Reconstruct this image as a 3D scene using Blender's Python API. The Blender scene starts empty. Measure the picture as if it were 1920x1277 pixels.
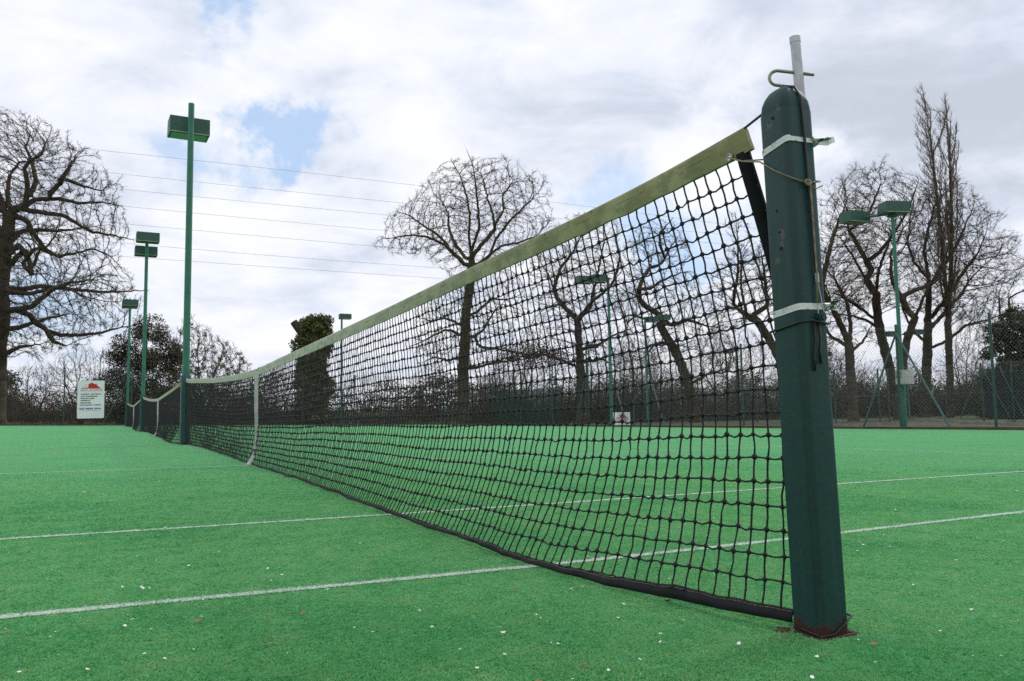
import bpy, math, random
import numpy as np
from mathutils import Vector, Matrix
random.seed(7); RNG = np.random.default_rng(11)
scene = bpy.context.scene
COL = scene.collection
PI = math.pi

# ------------------------------------------------------------------ camera
W, H = 1920, 1277
CAM = np.array([-1.2865, -1.2419, 0.4266]); FPX = 1554.35
YAW, PIT, ROL = 0.4668, 0.0893, -0.0146
FW = np.array([math.sin(YAW)*math.cos(PIT), math.cos(YAW)*math.cos(PIT), math.sin(PIT)])
_rt = np.array([math.cos(YAW), -math.sin(YAW), 0.0]); _up = np.cross(_rt, FW)
RT = _rt*math.cos(ROL) + _up*math.sin(ROL); UP = -_rt*math.sin(ROL) + _up*math.cos(ROL)
FH = np.array([math.sin(YAW), math.cos(YAW), 0.0])          # level heading
def ray(u, v): return FW + RT*(u-W/2)/FPX - UP*(v-H/2)/FPX
def at(u, v, D): return CAM + ray(u, v)*D                     # measured pixel at a measured distance
def on_x(u, v, x):
    d = ray(u, v); return CAM + d*((x-CAM[0])/d[0])
def on_y(u, v, y):
    d = ray(u, v); return CAM + d*((y-CAM[1])/d[1])

cam = bpy.data.cameras.new('camera'); camo = bpy.data.objects.new('camera', cam); COL.objects.link(camo)
cam.sensor_width = 36.0; cam.lens = FPX/W*36.0; cam.clip_start = 0.05; cam.clip_end = 3000
m = Matrix.Identity(4)
for i in range(3):
    m[i][0] = RT[i]; m[i][1] = UP[i]; m[i][2] = -FW[i]; m[i][3] = CAM[i]
camo.matrix_world = m
scene.camera = camo
cam.dof.use_dof = True; cam.dof.focus_distance = 2.6; cam.dof.aperture_fstop = 18

# ------------------------------------------------------------------ ground shape
def zg(x, y):
    x = np.clip(x, -8, 16.5); y = np.clip(y, -6, 42.5)
    return -2.714e-3*x + 1.7587e-3*y + 1.5e-4*x*x - 3.579e-4*x*y + 6.41e-5*y*y - .021*np.exp(-((x-.1)**2+(y-.2)**2)/3.0)
def ter(x, y):
    d = np.hypot(x-4, y-15)
    t = np.clip((d-34)/70, 0, 1); t = t*t*(3-2*t)
    return zg(x, y) - 0.10 + 1.5*t

# ------------------------------------------------------------------ materials
def nt(mat):
    mat.use_nodes = True; t = mat.node_tree; return t, t.nodes, t.links
def ramp(n, stops, interp='LINEAR'):
    r = n.new('ShaderNodeValToRGB'); r.color_ramp.interpolation = interp
    e = r.color_ramp.elements
    while len(e) < len(stops): e.new(0.5)
    for q, (p, c) in zip(e, stops):
        q.position = p; q.color = (*c, 1) if len(c) == 3 else c
    return r
def noise(n, l, vec, scale, detail=4, rough=.55, dist=0.0):
    x = n.new('ShaderNodeTexNoise'); x.inputs['Scale'].default_value = scale
    x.inputs['Detail'].default_value = detail; x.inputs['Roughness'].default_value = rough
    x.inputs['Distortion'].default_value = dist
    if vec is not None: l.new(vec, x.inputs['Vector'])
    return x.outputs['Fac']
def mth(n, l, op, a, b=None, c=None, clamp=False):
    x = n.new('ShaderNodeMath'); x.operation = op; x.use_clamp = clamp
    for i, q in enumerate((a, b, c)):
        if q is None: continue
        if isinstance(q, (int, float)): x.inputs[i].default_value = q
        else: l.new(q, x.inputs[i])
    return x.outputs[0]
def mix(n, l, fac, a, b):
    x = n.new('ShaderNodeMix'); x.data_type = 'RGBA'
    for s, q in ((x.inputs[0], fac), (x.inputs[6], a), (x.inputs[7], b)):
        if isinstance(q, (int, float)): s.default_value = q
        elif isinstance(q, tuple): s.default_value = (*q, 1)
        else: l.new(q, s)
    return x.outputs[2]
def smooth(n, l, val, lo, hi):
    x = n.new('ShaderNodeMapRange'); x.interpolation_type = 'SMOOTHSTEP'
    l.new(val, x.inputs[0]); x.inputs[1].default_value = lo; x.inputs[2].default_value = hi
    return x.outputs[0]
def bump(n, l, h, strength, dist, bsdf):
    b = n.new('ShaderNodeBump'); b.inputs['Strength'].default_value = strength; b.inputs['Distance'].default_value = dist
    l.new(h, b.inputs['Height']); l.new(b.outputs[0], bsdf.inputs['Normal'])
def mat(name, col, rough=.6, col2=None, scale=8, metal=0.0, bmp=0.0, bscale=60, spec=.5, detail=4, lo=.35, hi=.65):
    M = bpy.data.materials.new(name); t, n, l = nt(M); b = n['Principled BSDF']
    b.inputs['Roughness'].default_value = rough; b.inputs['Metallic'].default_value = metal
    b.inputs['Specular IOR Level'].default_value = spec
    tc = n.new('ShaderNodeTexCoord')
    c2 = col2 or tuple(q*.72 for q in col)
    f = noise(n, l, tc.outputs['Object'], scale, detail)
    r = ramp(n, [(lo, col), (hi, c2)]); l.new(f, r.inputs[0]); l.new(r.outputs[0], b.inputs['Base Color'])
    if bmp: bump(n, l, noise(n, l, tc.outputs['Object'], bscale, 3), bmp, .004, b)
    return M
M = {}
M['teal'] = None
M['pole_green'] = mat('pole_green_paint', (.022, .17, .105), .42, (.016, .125, .085), 5)
M['pole_dark'] = mat('teal_post_paint', (.022, .085, .082), .45, (.015, .062, .064), 9, bmp=.15)
M['lamp_green'] = mat('lamp_housing_green', (.028, .095, .066), .5, (.02, .075, .055), 14)
M['glass'] = mat('lamp_glass', (.10, .16, .12), .06, (.08, .13, .1), 6, spec=.9)
M['trim'] = mat('lamp_trim', (.42, .42, .33), .5, (.3, .3, .24), 20)
M['fence_green'] = mat('fence_post_green', (.022, .075, .062), .5, (.015, .055, .05), 12)
M['fence_blue'] = mat('fence_brace_paint', (.055, .13, .125), .5, (.04, .1, .1), 12)
M['fence_wire'] = mat('fence_wire', (.11, .15, .125), .5, (.07, .1, .085), 6)
M['fence_wire_pale'] = mat('fence_wire_pale', (.26, .3, .26), .5, (.16, .2, .17), 4)
M['black_twine'] = mat('black_net_twine', (.010, .010, .0125), .75, (.006, .006, .008), 40)
M['black_vinyl'] = mat('black_vinyl_band', (.019, .019, .023), .8, (.010, .010, .012), 14, bmp=.3, bscale=30, spec=.3)
M['black_cloth'] = mat('black_woven_sleeve', (.008, .008, .010), .9, (.005, .005, .006), 30, bmp=.3, bscale=200, spec=.15)
M['rubber'] = mat('black_cable_sheath', (.01, .01, .011), .45)
M['steel'] = mat('galvanised_tube', (.48, .49, .5), .42, (.33, .33, .34), 30, metal=.75, bmp=.06, bscale=120)
M['pin_steel'] = mat('aged_pin_steel', (.33, .31, .26), .45, (.2, .18, .14), 40, metal=.6)
M['white_web'] = mat('white_webbing', (.55, .54, .50), .8, (.38, .375, .34), 9, bmp=.2, bscale=150)
M['rope'] = mat('tan_string', (.3, .25, .17), .85, (.17, .12, .07), 60, bmp=.4, bscale=300)
M['green_twine'] = mat('green_twine', (.03, .075, .02), .85, (.02, .045, .015), 60)
M['hole'] = mat('bolt_hole_dark', (.006, .006, .006), .9)
M['bark'] = mat('oak_bark', (.088, .064, .041), .95, (.048, .035, .022), 2.2, bmp=.7, bscale=9)
M['bark_moss'] = mat('mossy_bark', (.105, .082, .038), .95, (.05, .04, .02), 1.6, bmp=.7, bscale=9)
M['twig'] = mat('twig_bark', (.080, .060, .043), .95, (.056, .042, .031), 1.2)
M['twig_pale'] = mat('poplar_twig_bark', (.18, .14, .095), .95, (.12, .095, .062), 1.2)
M['ivy'] = mat('ivy_leaf', (.135, .13, .03), .45, (.05, .062, .016), 1.6, detail=8)
M['evergreen'] = mat('evergreen_leaf', (.078, .064, .030), .55, (.040, .036, .018), 1.3, detail=8)
M['rust_leaf'] = mat('withered_leaf', (.10, .05, .016), .7, (.055, .032, .012), 1.5, detail=8)
M['bud_leaf'] = mat('budding_leaf', (.17, .145, .055), .7, (.10, .08, .034), 1.5, detail=8)
M['wood_mass'] = mat('distant_wood', (.085, .068, .038), .9, (.05, .045, .024), .35, detail=8)
M['cut_wood'] = mat('cut_wood', (.22, .15, .10), .9)
M['board'] = mat('sign_board_white', (.84, .85, .85), .4, (.78, .79, .79), 2)
M['red'] = mat('sign_red', (.55, .016, .014), .4, (.5, .014, .012), 3)
M['navy'] = mat('sign_blue', (.02, .085, .40), .4, (.02, .07, .34), 3)
M['ink'] = mat('sign_black', (.02, .02, .025), .4)
M['ltblue'] = mat('sign_light_blue', (.12, .3, .6), .4)
M['kerb'] = mat('court_edging_timber', (.105, .068, .046), .85, (.055, .038, .028), 3)
M['petal'] = mat('white_petal', (.82, .80, .76), .6, (.72, .70, .64), 60)
M['leaf_brown'] = mat('dry_leaf', (.30, .17, .05), .8, (.17, .09, .03), 60)
M['wire'] = mat('power_cable', (.36, .375, .40), .6)
M['screen'] = mat('windbreak_fabric', (.022, .045, .037), .8, (.016, .036, .030), 3)
_t, _n, _l = nt(M['screen']); _b = _n['Principled BSDF']; _b.inputs['Alpha'].default_value = .55
M['navy_screen'] = mat('dark_windbreak_fabric', (.012, .016, .022), .8)
M['white_paint'] = mat('white_panel_paint', (.62, .62, .60), .5, (.5, .5, .47), 6)
M['concrete'] = mat('old_concrete', (.27, .26, .22), .9, (.18, .17, .15), 3)
M['cream'] = mat('cream_box', (.5, .45, .3), .5)
M['pink'] = mat('pink_blossom', (.30, .17, .17), .8, (.2, .11, .11), 2)

def post_paint():
    X = bpy.data.materials.new('weathered_teal_paint'); t, n, l = nt(X); b = n['Principled BSDF']
    tc = n.new('ShaderNodeTexCoord'); ob = tc.outputs['Object']
    sx = n.new('ShaderNodeSeparateXYZ'); l.new(ob, sx.inputs[0])
    base = mix(n, l, noise(n, l, ob, 14, 5), (.0105, .048, .046), (.0065, .034, .035))
    chips = smooth(n, l, noise(n, l, ob, 26, 6, .6), .69, .73)
    base = mix(n, l, chips, base, (.075, .052, .038))
    for (py_, pz_, rad_) in ((-.006, .795, .016), (-.004, .772, .012), (.008, .742, .010), (.010, 1.03, .012), (-.016, 1.062, .008)):
        vd = n.new('ShaderNodeVectorMath'); vd.operation = 'DISTANCE'; l.new(ob, vd.inputs[0]); vd.inputs[1].default_value = (-.0385, py_, pz_)
        k_ = mth(n, l, 'ADD', vd.outputs['Value'], mth(n, l, 'MULTIPLY', mth(n, l, 'SUBTRACT', noise(n, l, ob, 110, 5, .7), .5), .055))
        k_ = smooth(n, l, k_, rad_*.75, rad_*.45)
        base = mix(n, l, mth(n, l, 'MULTIPLY', k_, .75), base, (.105, .082, .078))
    # streaky weathering: noise stretched along the length of the post
    mp = n.new('ShaderNodeMapping'); mp.inputs['Scale'].default_value = (70, 70, 6); l.new(ob, mp.inputs[0])
    st = smooth(n, l, noise(n, l, mp.outputs[0], 1, 4), .52, .8)
    base = mix(n, l, mth(n, l, 'MULTIPLY', st, .5), base, (.020, .066, .066))
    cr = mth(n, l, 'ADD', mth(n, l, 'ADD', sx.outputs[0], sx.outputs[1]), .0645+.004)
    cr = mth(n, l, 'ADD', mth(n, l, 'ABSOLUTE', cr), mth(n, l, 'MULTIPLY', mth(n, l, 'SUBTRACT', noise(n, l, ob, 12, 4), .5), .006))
    base = mix(n, l, mth(n, l, 'MULTIPLY', smooth(n, l, cr, .007, .001), .45), base, (.006, .018, .016))  # darker reflection along the rounded front corner, painted into the base colour
    low = n.new('ShaderNodeMapRange'); l.new(sx.outputs[2], low.inputs[0])
    low.inputs[1].default_value = .03; low.inputs[2].default_value = -.025
    rz = mth(n, l, 'ADD', low.outputs[0], mth(n, l, 'MULTIPLY', mth(n, l, 'SUBTRACT', noise(n, l, ob, 38, 6, .65), .5), 1.5))
    rust = smooth(n, l, rz, .36, .64)
    rcol = mix(n, l, noise(n, l, ob, 90, 5), (.085, .030, .014), (.022, .012, .010))
    l.new(mix(n, l, rust, base, rcol), b.inputs['Base Color'])
    rr = n.new('ShaderNodeMapRange'); l.new(rust, rr.inputs[0]); rr.inputs[3].default_value = .50; b.inputs['Specular IOR Level'].default_value = .32; rr.inputs[4].default_value = .95
    l.new(rr.outputs[0], b.inputs['Roughness'])
    hh = mth(n, l, 'ADD', noise(n, l, ob, 55, 4), mth(n, l, 'MULTIPLY', chips, -.8))
    hh = mth(n, l, 'ADD', hh, mth(n, l, 'MULTIPLY', rust, mth(n, l, 'MULTIPLY', noise(n, l, ob, 160, 4), 2.0)))
    bump(n, l, hh, .35, .003, b)
    return X
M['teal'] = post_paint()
M['rust'] = mat('rusty_steel', (.095, .036, .018), .95, (.03, .014, .010), 60, bmp=.6, bscale=140)

def clamp_mat():
    X = bpy.data.materials.new('slotted_clamp_band'); t, n, l = nt(X); b = n['Principled BSDF']
    tc = n.new('ShaderNodeTexCoord'); s = n.new('ShaderNodeSeparateXYZ'); l.new(tc.outputs['Object'], s.inputs[0])
    u = mth(n, l, 'SUBTRACT', s.outputs[0], s.outputs[1])
    w = mth(n, l, 'SINE', mth(n, l, 'MULTIPLY', u, 2*PI/.0052))
    slot = mth(n, l, 'MULTIPLY', mth(n, l, 'GREATER_THAN', w, .35), mth(n, l, 'LESS_THAN', mth(n, l, 'ABSOLUTE', s.outputs[2]), .0042))
    slot = mth(n, l, 'MULTIPLY', slot, mth(n, l, 'LESS_THAN', s.outputs[1], .026))
    st = smooth(n, l, noise(n, l, tc.outputs['Object'], 60, 4), .58, .68)
    base = mix(n, l, st, (.66, .66, .65), (.4, .3, .2))
    l.new(mix(n, l, slot, base, (.45, .45, .45)), b.inputs['Base Color'])
    b.inputs['Metallic'].default_value = .12; b.inputs['Roughness'].default_value = .4
    return X
M['clamp'] = clamp_mat()

def headband_mat():
    X = bpy.data.materials.new('mouldy_headband'); t, n, l = nt(X); b = n['Principled BSDF']
    tc = n.new('ShaderNodeTexCoord'); ob = tc.outputs['Object']
    s = n.new('ShaderNodeSeparateXYZ'); l.new(ob, s.inputs[0])
    g = smooth(n, l, s.outputs[1], 0.2, 5.0)
    clean = mix(n, l, noise(n, l, ob, 5, 4), (.52, .53, .43), (.42, .43, .33))
    mouldy = mix(n, l, smooth(n, l, noise(n, l, ob, 9, 5), .35, .7), (.29, .285, .13), (.19, .185, .07))
    base = mix(n, l, g, mouldy, clean)
    mp = n.new('ShaderNodeMapping'); mp.inputs['Scale'].default_value = (1, 1, 2.2); l.new(ob, mp.inputs[0])
    algae = smooth(n, l, noise(n, l, mp.outputs[0], 13, 6, .68), .46, .60)
    ac = mix(n, l, g, (.13, .145, .06), (.26, .30, .21))
    base = mix(n, l, mth(n, l, 'MULTIPLY', algae, .68), base, ac)
    dark = smooth(n, l, noise(n, l, ob, 24, 6, .72), .60, .72)
    base = mix(n, l, mth(n, l, 'MULTIPLY', dark, mth(n, l, 'SUBTRACT', 1.0, g)), base, (.06, .05, .025))
    l.new(base, b.inputs['Base Color']); b.inputs['Roughness'].default_value = .7
    weave = noise(n, l, ob, 420, 2)
    bump(n, l, mth(n, l, 'ADD', weave, mth(n, l, 'MULTIPLY', noise(n, l, ob, 22, 3), 3.0)), .3, .003, b)
    return X
M['headband'] = headband_mat()

def carpet(name, white=False):
    X = bpy.data.materials.new(name); t, n, l = nt(X); b = n['Principled BSDF']
    tc = n.new('ShaderNodeTexCoord'); ob = tc.outputs['Object']
    tuft = noise(n, l, ob, 46, 5, .75, .6)
    fine = noise(n, l, ob, 190, 3, .65)
    mid = noise(n, l, ob, 17, 4, .62, .4)
    big = noise(n, l, ob, 1.1, 5, .62)
    mp = n.new('ShaderNodeMapping'); mp.inputs['Scale'].default_value = (3.2, .35, 1); l.new(ob, mp.inputs[0])
    rows = noise(n, l, mp.outputs[0], 6, 3, .6)
    dark, main, pale = (.016, .110, .034), (.066, .310, .104), (.25, .47, .20)
    h0 = mth(n, l, 'ADD', mth(n, l, 'MULTIPLY', tuft, .66), mth(n, l, 'MULTIPLY', fine, .34))
    r = ramp(n, [(.37, dark), (.47, main), (.54, (.095, .35, .125)), (.63, pale)]); l.new(h0, r.inputs[0])
    c = r.outputs[0]
    c = mix(n, l, mth(n, l, 'MULTIPLY', smooth(n, l, mid, .44, .66), .50), c, (.15, .345, .115))
    c = mix(n, l, mth(n, l, 'MULTIPLY', smooth(n, l, big, .44, .66), .42), c, (.018, .265, .092))
    c = mix(n, l, mth(n, l, 'MULTIPLY', smooth(n, l, rows, .46, .66), .26), c, (.022, .30, .12))
    fleck = smooth(n, l, noise(n, l, ob, 130, 2, .5), .66, .72)
    c = mix(n, l, mth(n, l, 'MULTIPLY', fleck, .50), c, (.34, .42, .15))
    spk = smooth(n, l, noise(n, l, ob, 75, 2, .5), .70, .74)
    c = mix(n, l, mth(n, l, 'MULTIPLY', spk, .65), c, (.075, .055, .02))
    if white:
        # worn paint: white only on tuft tips, thinning out towards ragged edges (edge distance in UV)
        uv = n.new('ShaderNodeUVMap'); s = n.new('ShaderNodeSeparateXYZ'); l.new(uv.outputs[0], s.inputs[0])
        e = mth(n, l, 'SUBTRACT', 1.0, mth(n, l, 'ABSOLUTE', mth(n, l, 'SUBTRACT', mth(n, l, 'MULTIPLY', s.outputs[0], 2.0), 1.0)))
        e = smooth(n, l, e, -.05, .75)
        cov = mth(n, l, 'ADD', mth(n, l, 'MULTIPLY', e, .72), mth(n, l, 'MULTIPLY', mth(n, l, 'SUBTRACT', noise(n, l, ob, 85, 3, .7), .5), 1.9))
        cov = mth(n, l, 'ADD', cov, mth(n, l, 'MULTIPLY', mth(n, l, 'SUBTRACT', fine, .5), 1.0))
        cov = mth(n, l, 'ADD', cov, mth(n, l, 'MULTIPLY', mth(n, l, 'SUBTRACT', noise(n, l, ob, 9, 3), .5), .7))
        c = mix(n, l, smooth(n, l, cov, .28, .56), c, (.66, .70, .65))
    l.new(c, b.inputs['Base Color'])
    b.inputs['Roughness'].default_value = .95; b.inputs['Specular IOR Level'].default_value = .06
    b.inputs['Sheen Weight'].default_value = .32; b.inputs['Sheen Roughness'].default_value = .45
    b.inputs['Sheen Tint'].default_value = (.45, 1, .55, 1)
    hh = mth(n, l, 'ADD', mth(n, l, 'MULTIPLY', tuft, 1.0), mth(n, l, 'MULTIPLY', fine, .45))
    hh = mth(n, l, 'ADD', hh, mth(n, l, 'MULTIPLY', mid, .9))
    bump(n, l, hh, .9, .013, b)
    return X
def pile_mat(name, stops, rough=.9):
    X = bpy.data.materials.new(name); t, n, l = nt(X); b = n['Principled BSDF']
    tc = n.new('ShaderNodeTexCoord'); ob = tc.outputs['Object']
    f = mth(n, l, 'ADD', mth(n, l, 'MULTIPLY', noise(n, l, ob, 240, 2, .6), .55), mth(n, l, 'MULTIPLY', noise(n, l, ob, 9, 5, .65), .45))
    r = ramp(n, stops); l.new(f, r.inputs[0]); c = r.outputs[0]
    if len(stops) > 3:
        c = mix(n, l, mth(n, l, 'MULTIPLY', smooth(n, l, noise(n, l, ob, 1.1, 5, .62), .44, .66), .40), c, (.016, .25, .085))
    l.new(c, b.inputs['Base Color']); b.inputs['Roughness'].default_value = rough; b.inputs['Specular IOR Level'].default_value = .1
    tr_ = n.new('ShaderNodeBsdfTranslucent'); l.new(c, tr_.inputs['Color']); ms = n.new('ShaderNodeMixShader'); ms.inputs[0].default_value = .42
    l.new(b.outputs[0], ms.inputs[1]); l.new(tr_.outputs[0], ms.inputs[2]); l.new(ms.outputs[0], n['Material Output'].inputs['Surface'])
    return X
M['pile'] = pile_mat('carpet_pile', [(.34, (.060, .27, .090)), (.45, (.145, .46, .165)), (.54, (.235, .54, .215)), (.62, (.42, .60, .27)), (.70, (.56, .55, .25))])
M['pile_white'] = pile_mat('painted_pile', [(.38, (.42, .50, .42)), (.6, (.72, .75, .70))])
M['carpet'] = carpet('court_carpet'); M['line'] = carpet('court_line_paint', True)
M['soil'] = mat('rough_grass', (.060, .088, .018), .95, (.042, .036, .018), .12, detail=8)

# ------------------------------------------------------------------ mesh helpers
class MB:
    def __init__(s): s.v = []; s.f = []; s.mi = []
    def add(s, vs, fs, mi=0):
        o = len(s.v); s.v += [tuple(map(float, q)) for q in vs]; s.f += [tuple(o+i for i in f) for f in fs]; s.mi += [mi]*len(fs); return s
    def box(s, c, size, rot=None, mi=0):
        c = np.array(c, float); hx, hy, hz = np.array(size)/2
        P = np.array([[x, y, z] for x in (-hx, hx) for y in (-hy, hy) for z in (-hz, hz)])
        if rot is not None: P = P @ np.array(rot).T
        return s.add(P+c, [(0,1,3,2),(4,6,7,5),(0,4,5,1),(2,3,7,6),(0,2,6,4),(1,5,7,3)], mi)
    def tube(s, pts, r, k=8, caps=True, mi=0):
        pts = np.array(pts, float); n = len(pts); r = np.broadcast_to(np.array(r, float), (n,))
        T = np.gradient(pts, axis=0); T /= np.linalg.norm(T, axis=1)[:, None]+1e-12
        ref = np.array([0, 0, 1.]) if abs(T[0][2]) < .9 else np.array([1., 0, 0])
        N = np.cross(T[0], ref); N /= np.linalg.norm(N)
        vs = []
        for i in range(n):
            N = N - T[i]*(N@T[i]); N /= np.linalg.norm(N)+1e-12; B = np.cross(T[i], N)
            for j in range(k):
                a = 2*PI*j/k; vs.append(pts[i] + r[i]*(math.cos(a)*N + math.sin(a)*B))
        fs = [(i*k+j, i*k+(j+1) % k, (i+1)*k+(j+1) % k, (i+1)*k+j) for i in range(n-1) for j in range(k)]
        if caps: fs += [tuple(reversed(range(k))), tuple((n-1)*k+j for j in range(k))]
        return s.add(vs, fs, mi)
    def loft(s, rings, close=True, caps=True, mi=0):
        k = len(rings[0]); vs = [p for r in rings for p in r]; kk = k if close else k-1
        fs = [(i*k+j, i*k+(j+1) % k, (i+1)*k+(j+1) % k, (i+1)*k+j) for i in range(len(rings)-1) for j in range(kk)]
        if caps: fs += [tuple(reversed(range(k))), tuple((len(rings)-1)*k+j for j in range(k))]
        return s.add(vs, fs, mi)
    def disc(s, c, nrm, r, th=.002, k=12, mi=0):
        c = np.array(c, float); nrm = np.array(nrm, float); return s.tube([c, c+nrm*th], r, k, True, mi)
    def prism(s, poly, y0, y1, mi=0):          # polygon in xz, extruded along y
        n = len(poly); vs = [(x, y0, z) for x, z in poly]+[(x, y1, z) for x, z in poly]
        fs = [tuple(range(n)), tuple(reversed(range(n, 2*n)))]+[(i, n+i, n+(i+1) % n, (i+1) % n) for i in range(n)]
        return s.add(vs, fs, mi)
    def build(s, name, mats, parent=None, smooth_=False, origin=None):
        me = bpy.data.meshes.new(name); v = s.v
        if origin is not None: v = [(a-origin[0], b-origin[1], c-origin[2]) for a, b, c in v]
        me.from_pydata(v, [], s.f)
        mats = mats if isinstance(mats, (list, tuple)) else [mats]
        for q in mats: me.materials.append(q)
        if len(mats) > 1: me.polygons.foreach_set('material_index', s.mi)
        return link(name, me, parent, smooth_, origin)
def link(name, me, parent=None, smooth_=False, origin=None):
    if smooth_: me.polygons.foreach_set('use_smooth', [True]*len(me.polygons))
    me.update()
    o = bpy.data.objects.new(name, me); COL.objects.link(o)
    if origin is not None: o.location = origin
    if parent is not None: o.parent = parent
    return o
def np_mesh(name, V, F, mats, parent=None, smooth_=False):
    V = np.ascontiguousarray(V, np.float32); F = np.ascontiguousarray(F, np.int32); k = F.shape[1]
    me = bpy.data.meshes.new(name); me.vertices.add(len(V)); me.vertices.foreach_set('co', V.ravel())
    me.loops.add(F.size); me.loops.foreach_set('vertex_index', F.ravel())
    me.polygons.add(len(F)); me.polygons.foreach_set('loop_start', np.arange(0, F.size, k, dtype=np.int32))
    for q in (mats if isinstance(mats, (list, tuple)) else [mats]): me.materials.append(q)
    me.update(calc_edges=True)
    return link(name, me, parent, smooth_)
def segs(P0, P1, R0, R1, k, T0=None, T1=None):
    """k-sided tapered prisms between point arrays; rings square to T0 / T1 so that neighbours meet"""
    n = len(P0); D = P1-P0; D = D/(np.linalg.norm(D, axis=1)[:, None]+1e-12)
    T0 = D if T0 is None else T0; T1 = D if T1 is None else T1
    def ring(P, R, T):
        ref = np.array([.31, .17, .93]); A = np.cross(T, ref); ln = np.linalg.norm(A, axis=1)[:, None]
        A = np.where(ln < 1e-3, np.array([1., 0, 0]), A/(ln+1e-12)); B = np.cross(T, A)
        a = np.arange(k)*2*PI/k
        return P[:, None, :] + R[:, None, None]*(np.cos(a)[None, :, None]*A[:, None, :] + np.sin(a)[None, :, None]*B[:, None, :])
    V = np.concatenate([ring(P0, R0, T0), ring(P1, R1, T1)], axis=1).reshape(-1, 3)
    j = np.arange(k); q = np.stack([j, (j+1) % k, k+(j+1) % k, k+j], 1)
    F = (np.arange(n)[:, None, None]*2*k + q[None]).reshape(-1, 4)
    return V, F
def cat(parts):
    o = 0; vs = []; fs = []
    for V, F in parts:
        if len(V) == 0: continue
        vs.append(V); fs.append(F+o); o += len(V)
    return np.concatenate(vs), np.concatenate(fs)

def tag(o, label, category, group=None, kind=None):
    if label: o['label'] = label
    if category: o['category'] = category
    if group: o['group'] = group
    if kind: o['kind'] = kind
    return o
def empty(name, loc, label, category, group=None, rz=0.0):
    o = bpy.data.objects.new(name, None); COL.objects.link(o); o.location = loc; o.rotation_euler = (0, 0, rz)
    o.empty_display_size = .1
    return tag(o, label, category, group)
def structure(o): o['kind'] = 'structure'; return o
def copy_tree(o, parent=None):
    c = o.copy(); COL.objects.link(c)
    if parent is not None: c.parent = parent; c.matrix_parent_inverse = o.matrix_parent_inverse
    for ch in o.children: copy_tree(ch, c)
    return c
def kids(root):
    for ch in list(root.children):
        ch.location = Vector(ch.location) - Vector(root.location) if root.rotation_euler.z == 0 else ch.location
# parts are modelled in world coordinates unless said otherwise; seat() moves them under an Empty standing at loc
def seat(name, loc, label, category, group, parts, rot=None):
    e = empty(name, loc, label, category, group)
    for p in parts:
        if p.parent is None:
            p.parent = e; p.location = Vector(p.location) - Vector(loc)
    if rot is not None: e.rotation_euler = rot
    return e

# ------------------------------------------------------------------ court, terrain
PX, PY = .041, .022; S = .0394          # net post
X0, X1, Y0, Y1 = -17.5, 15.55, -9.0, 41.6
def sheet(name, xs, ys, zf, m_):
    gx, gy = np.meshgrid(xs, ys); V = np.stack([gx, gy, zf(gx, gy)], -1).reshape(-1, 3)
    nx, ny = len(xs), len(ys); i, j = np.meshgrid(np.arange(nx-1), np.arange(ny-1))
    a = (j*nx+i).ravel(); F = np.stack([a, a+1, a+nx+1, a+nx], 1)
    return structure(np_mesh(name, V, F, m_, smooth_=True))
def far_axis(lo, hi, c0, c1):
    a = -np.geomspace(1, abs(lo)+1-(-c0), 22)[::-1]+1+c0; b = np.linspace(c0, c1, 25)[1:-1]; c = np.geomspace(1, hi+1-c1, 22)-1+c1
    return np.concatenate([a, b, c])
sheet('court', np.linspace(X0, X1, 67), np.linspace(Y0, Y1, 102), zg, M['carpet'])
sheet('ground', far_axis(-900, 900, X0-1, X1+1), far_axis(-900, 900, Y0-1, Y1+1), ter, M['soil'])
def court_line(name, x0, x1, y0, y1):
    n = int(max(x1-x0, y1-y0)/.5)+2
    along_x = (x1-x0) > (y1-y0)
    t = np.linspace(0, 1, n); vs = []; uv = []
    for q in t:
        for s_ in (0, 1):
            x = x0+(x1-x0)*q if along_x else x0+(x1-x0)*s_
            y = y0+(y1-y0)*s_ if along_x else y0+(y1-y0)*q
            vs.append((x, y, float(zg(x, y))+.0014)); uv.append((s_, q))
    me = bpy.data.meshes.new(name); me.from_pydata(vs, [], [(2*i, 2*i+1, 2*i+3, 2*i+2) if not along_x else (2*i, 2*i+2, 2*i+3, 2*i+1) for i in range(n-1)])
    u = me.uv_layers.new(name='UVMap')
    for lp in me.loops: u.data[lp.index].uv = uv[lp.vertex_index]
    me.materials.append(M['line']); structure(link(name, me))
lw = .05
for c in range(3):
    yb = 12.8*c
    for k_, d in (('sideline', .94), ('sideline', 2.286), ('sideline', 10.52), ('sideline', 11.87)):
        court_line('court_sideline', -11.9, 11.9, yb+d-lw/2, yb+d+lw/2)
    court_line('court_centre_line', -6.37, 6.37, yb+6.4-lw/2, yb+6.4+lw/2)
    for sx in (-1, 1):
        court_line('court_service_line', sx*6.4-lw/2, sx*6.4+lw/2, yb+2.32, yb+10.49)
        court_line('court_baseline', sx*11.93-lw/2, sx*11.93+lw/2, yb+.97, yb+11.84)
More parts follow.
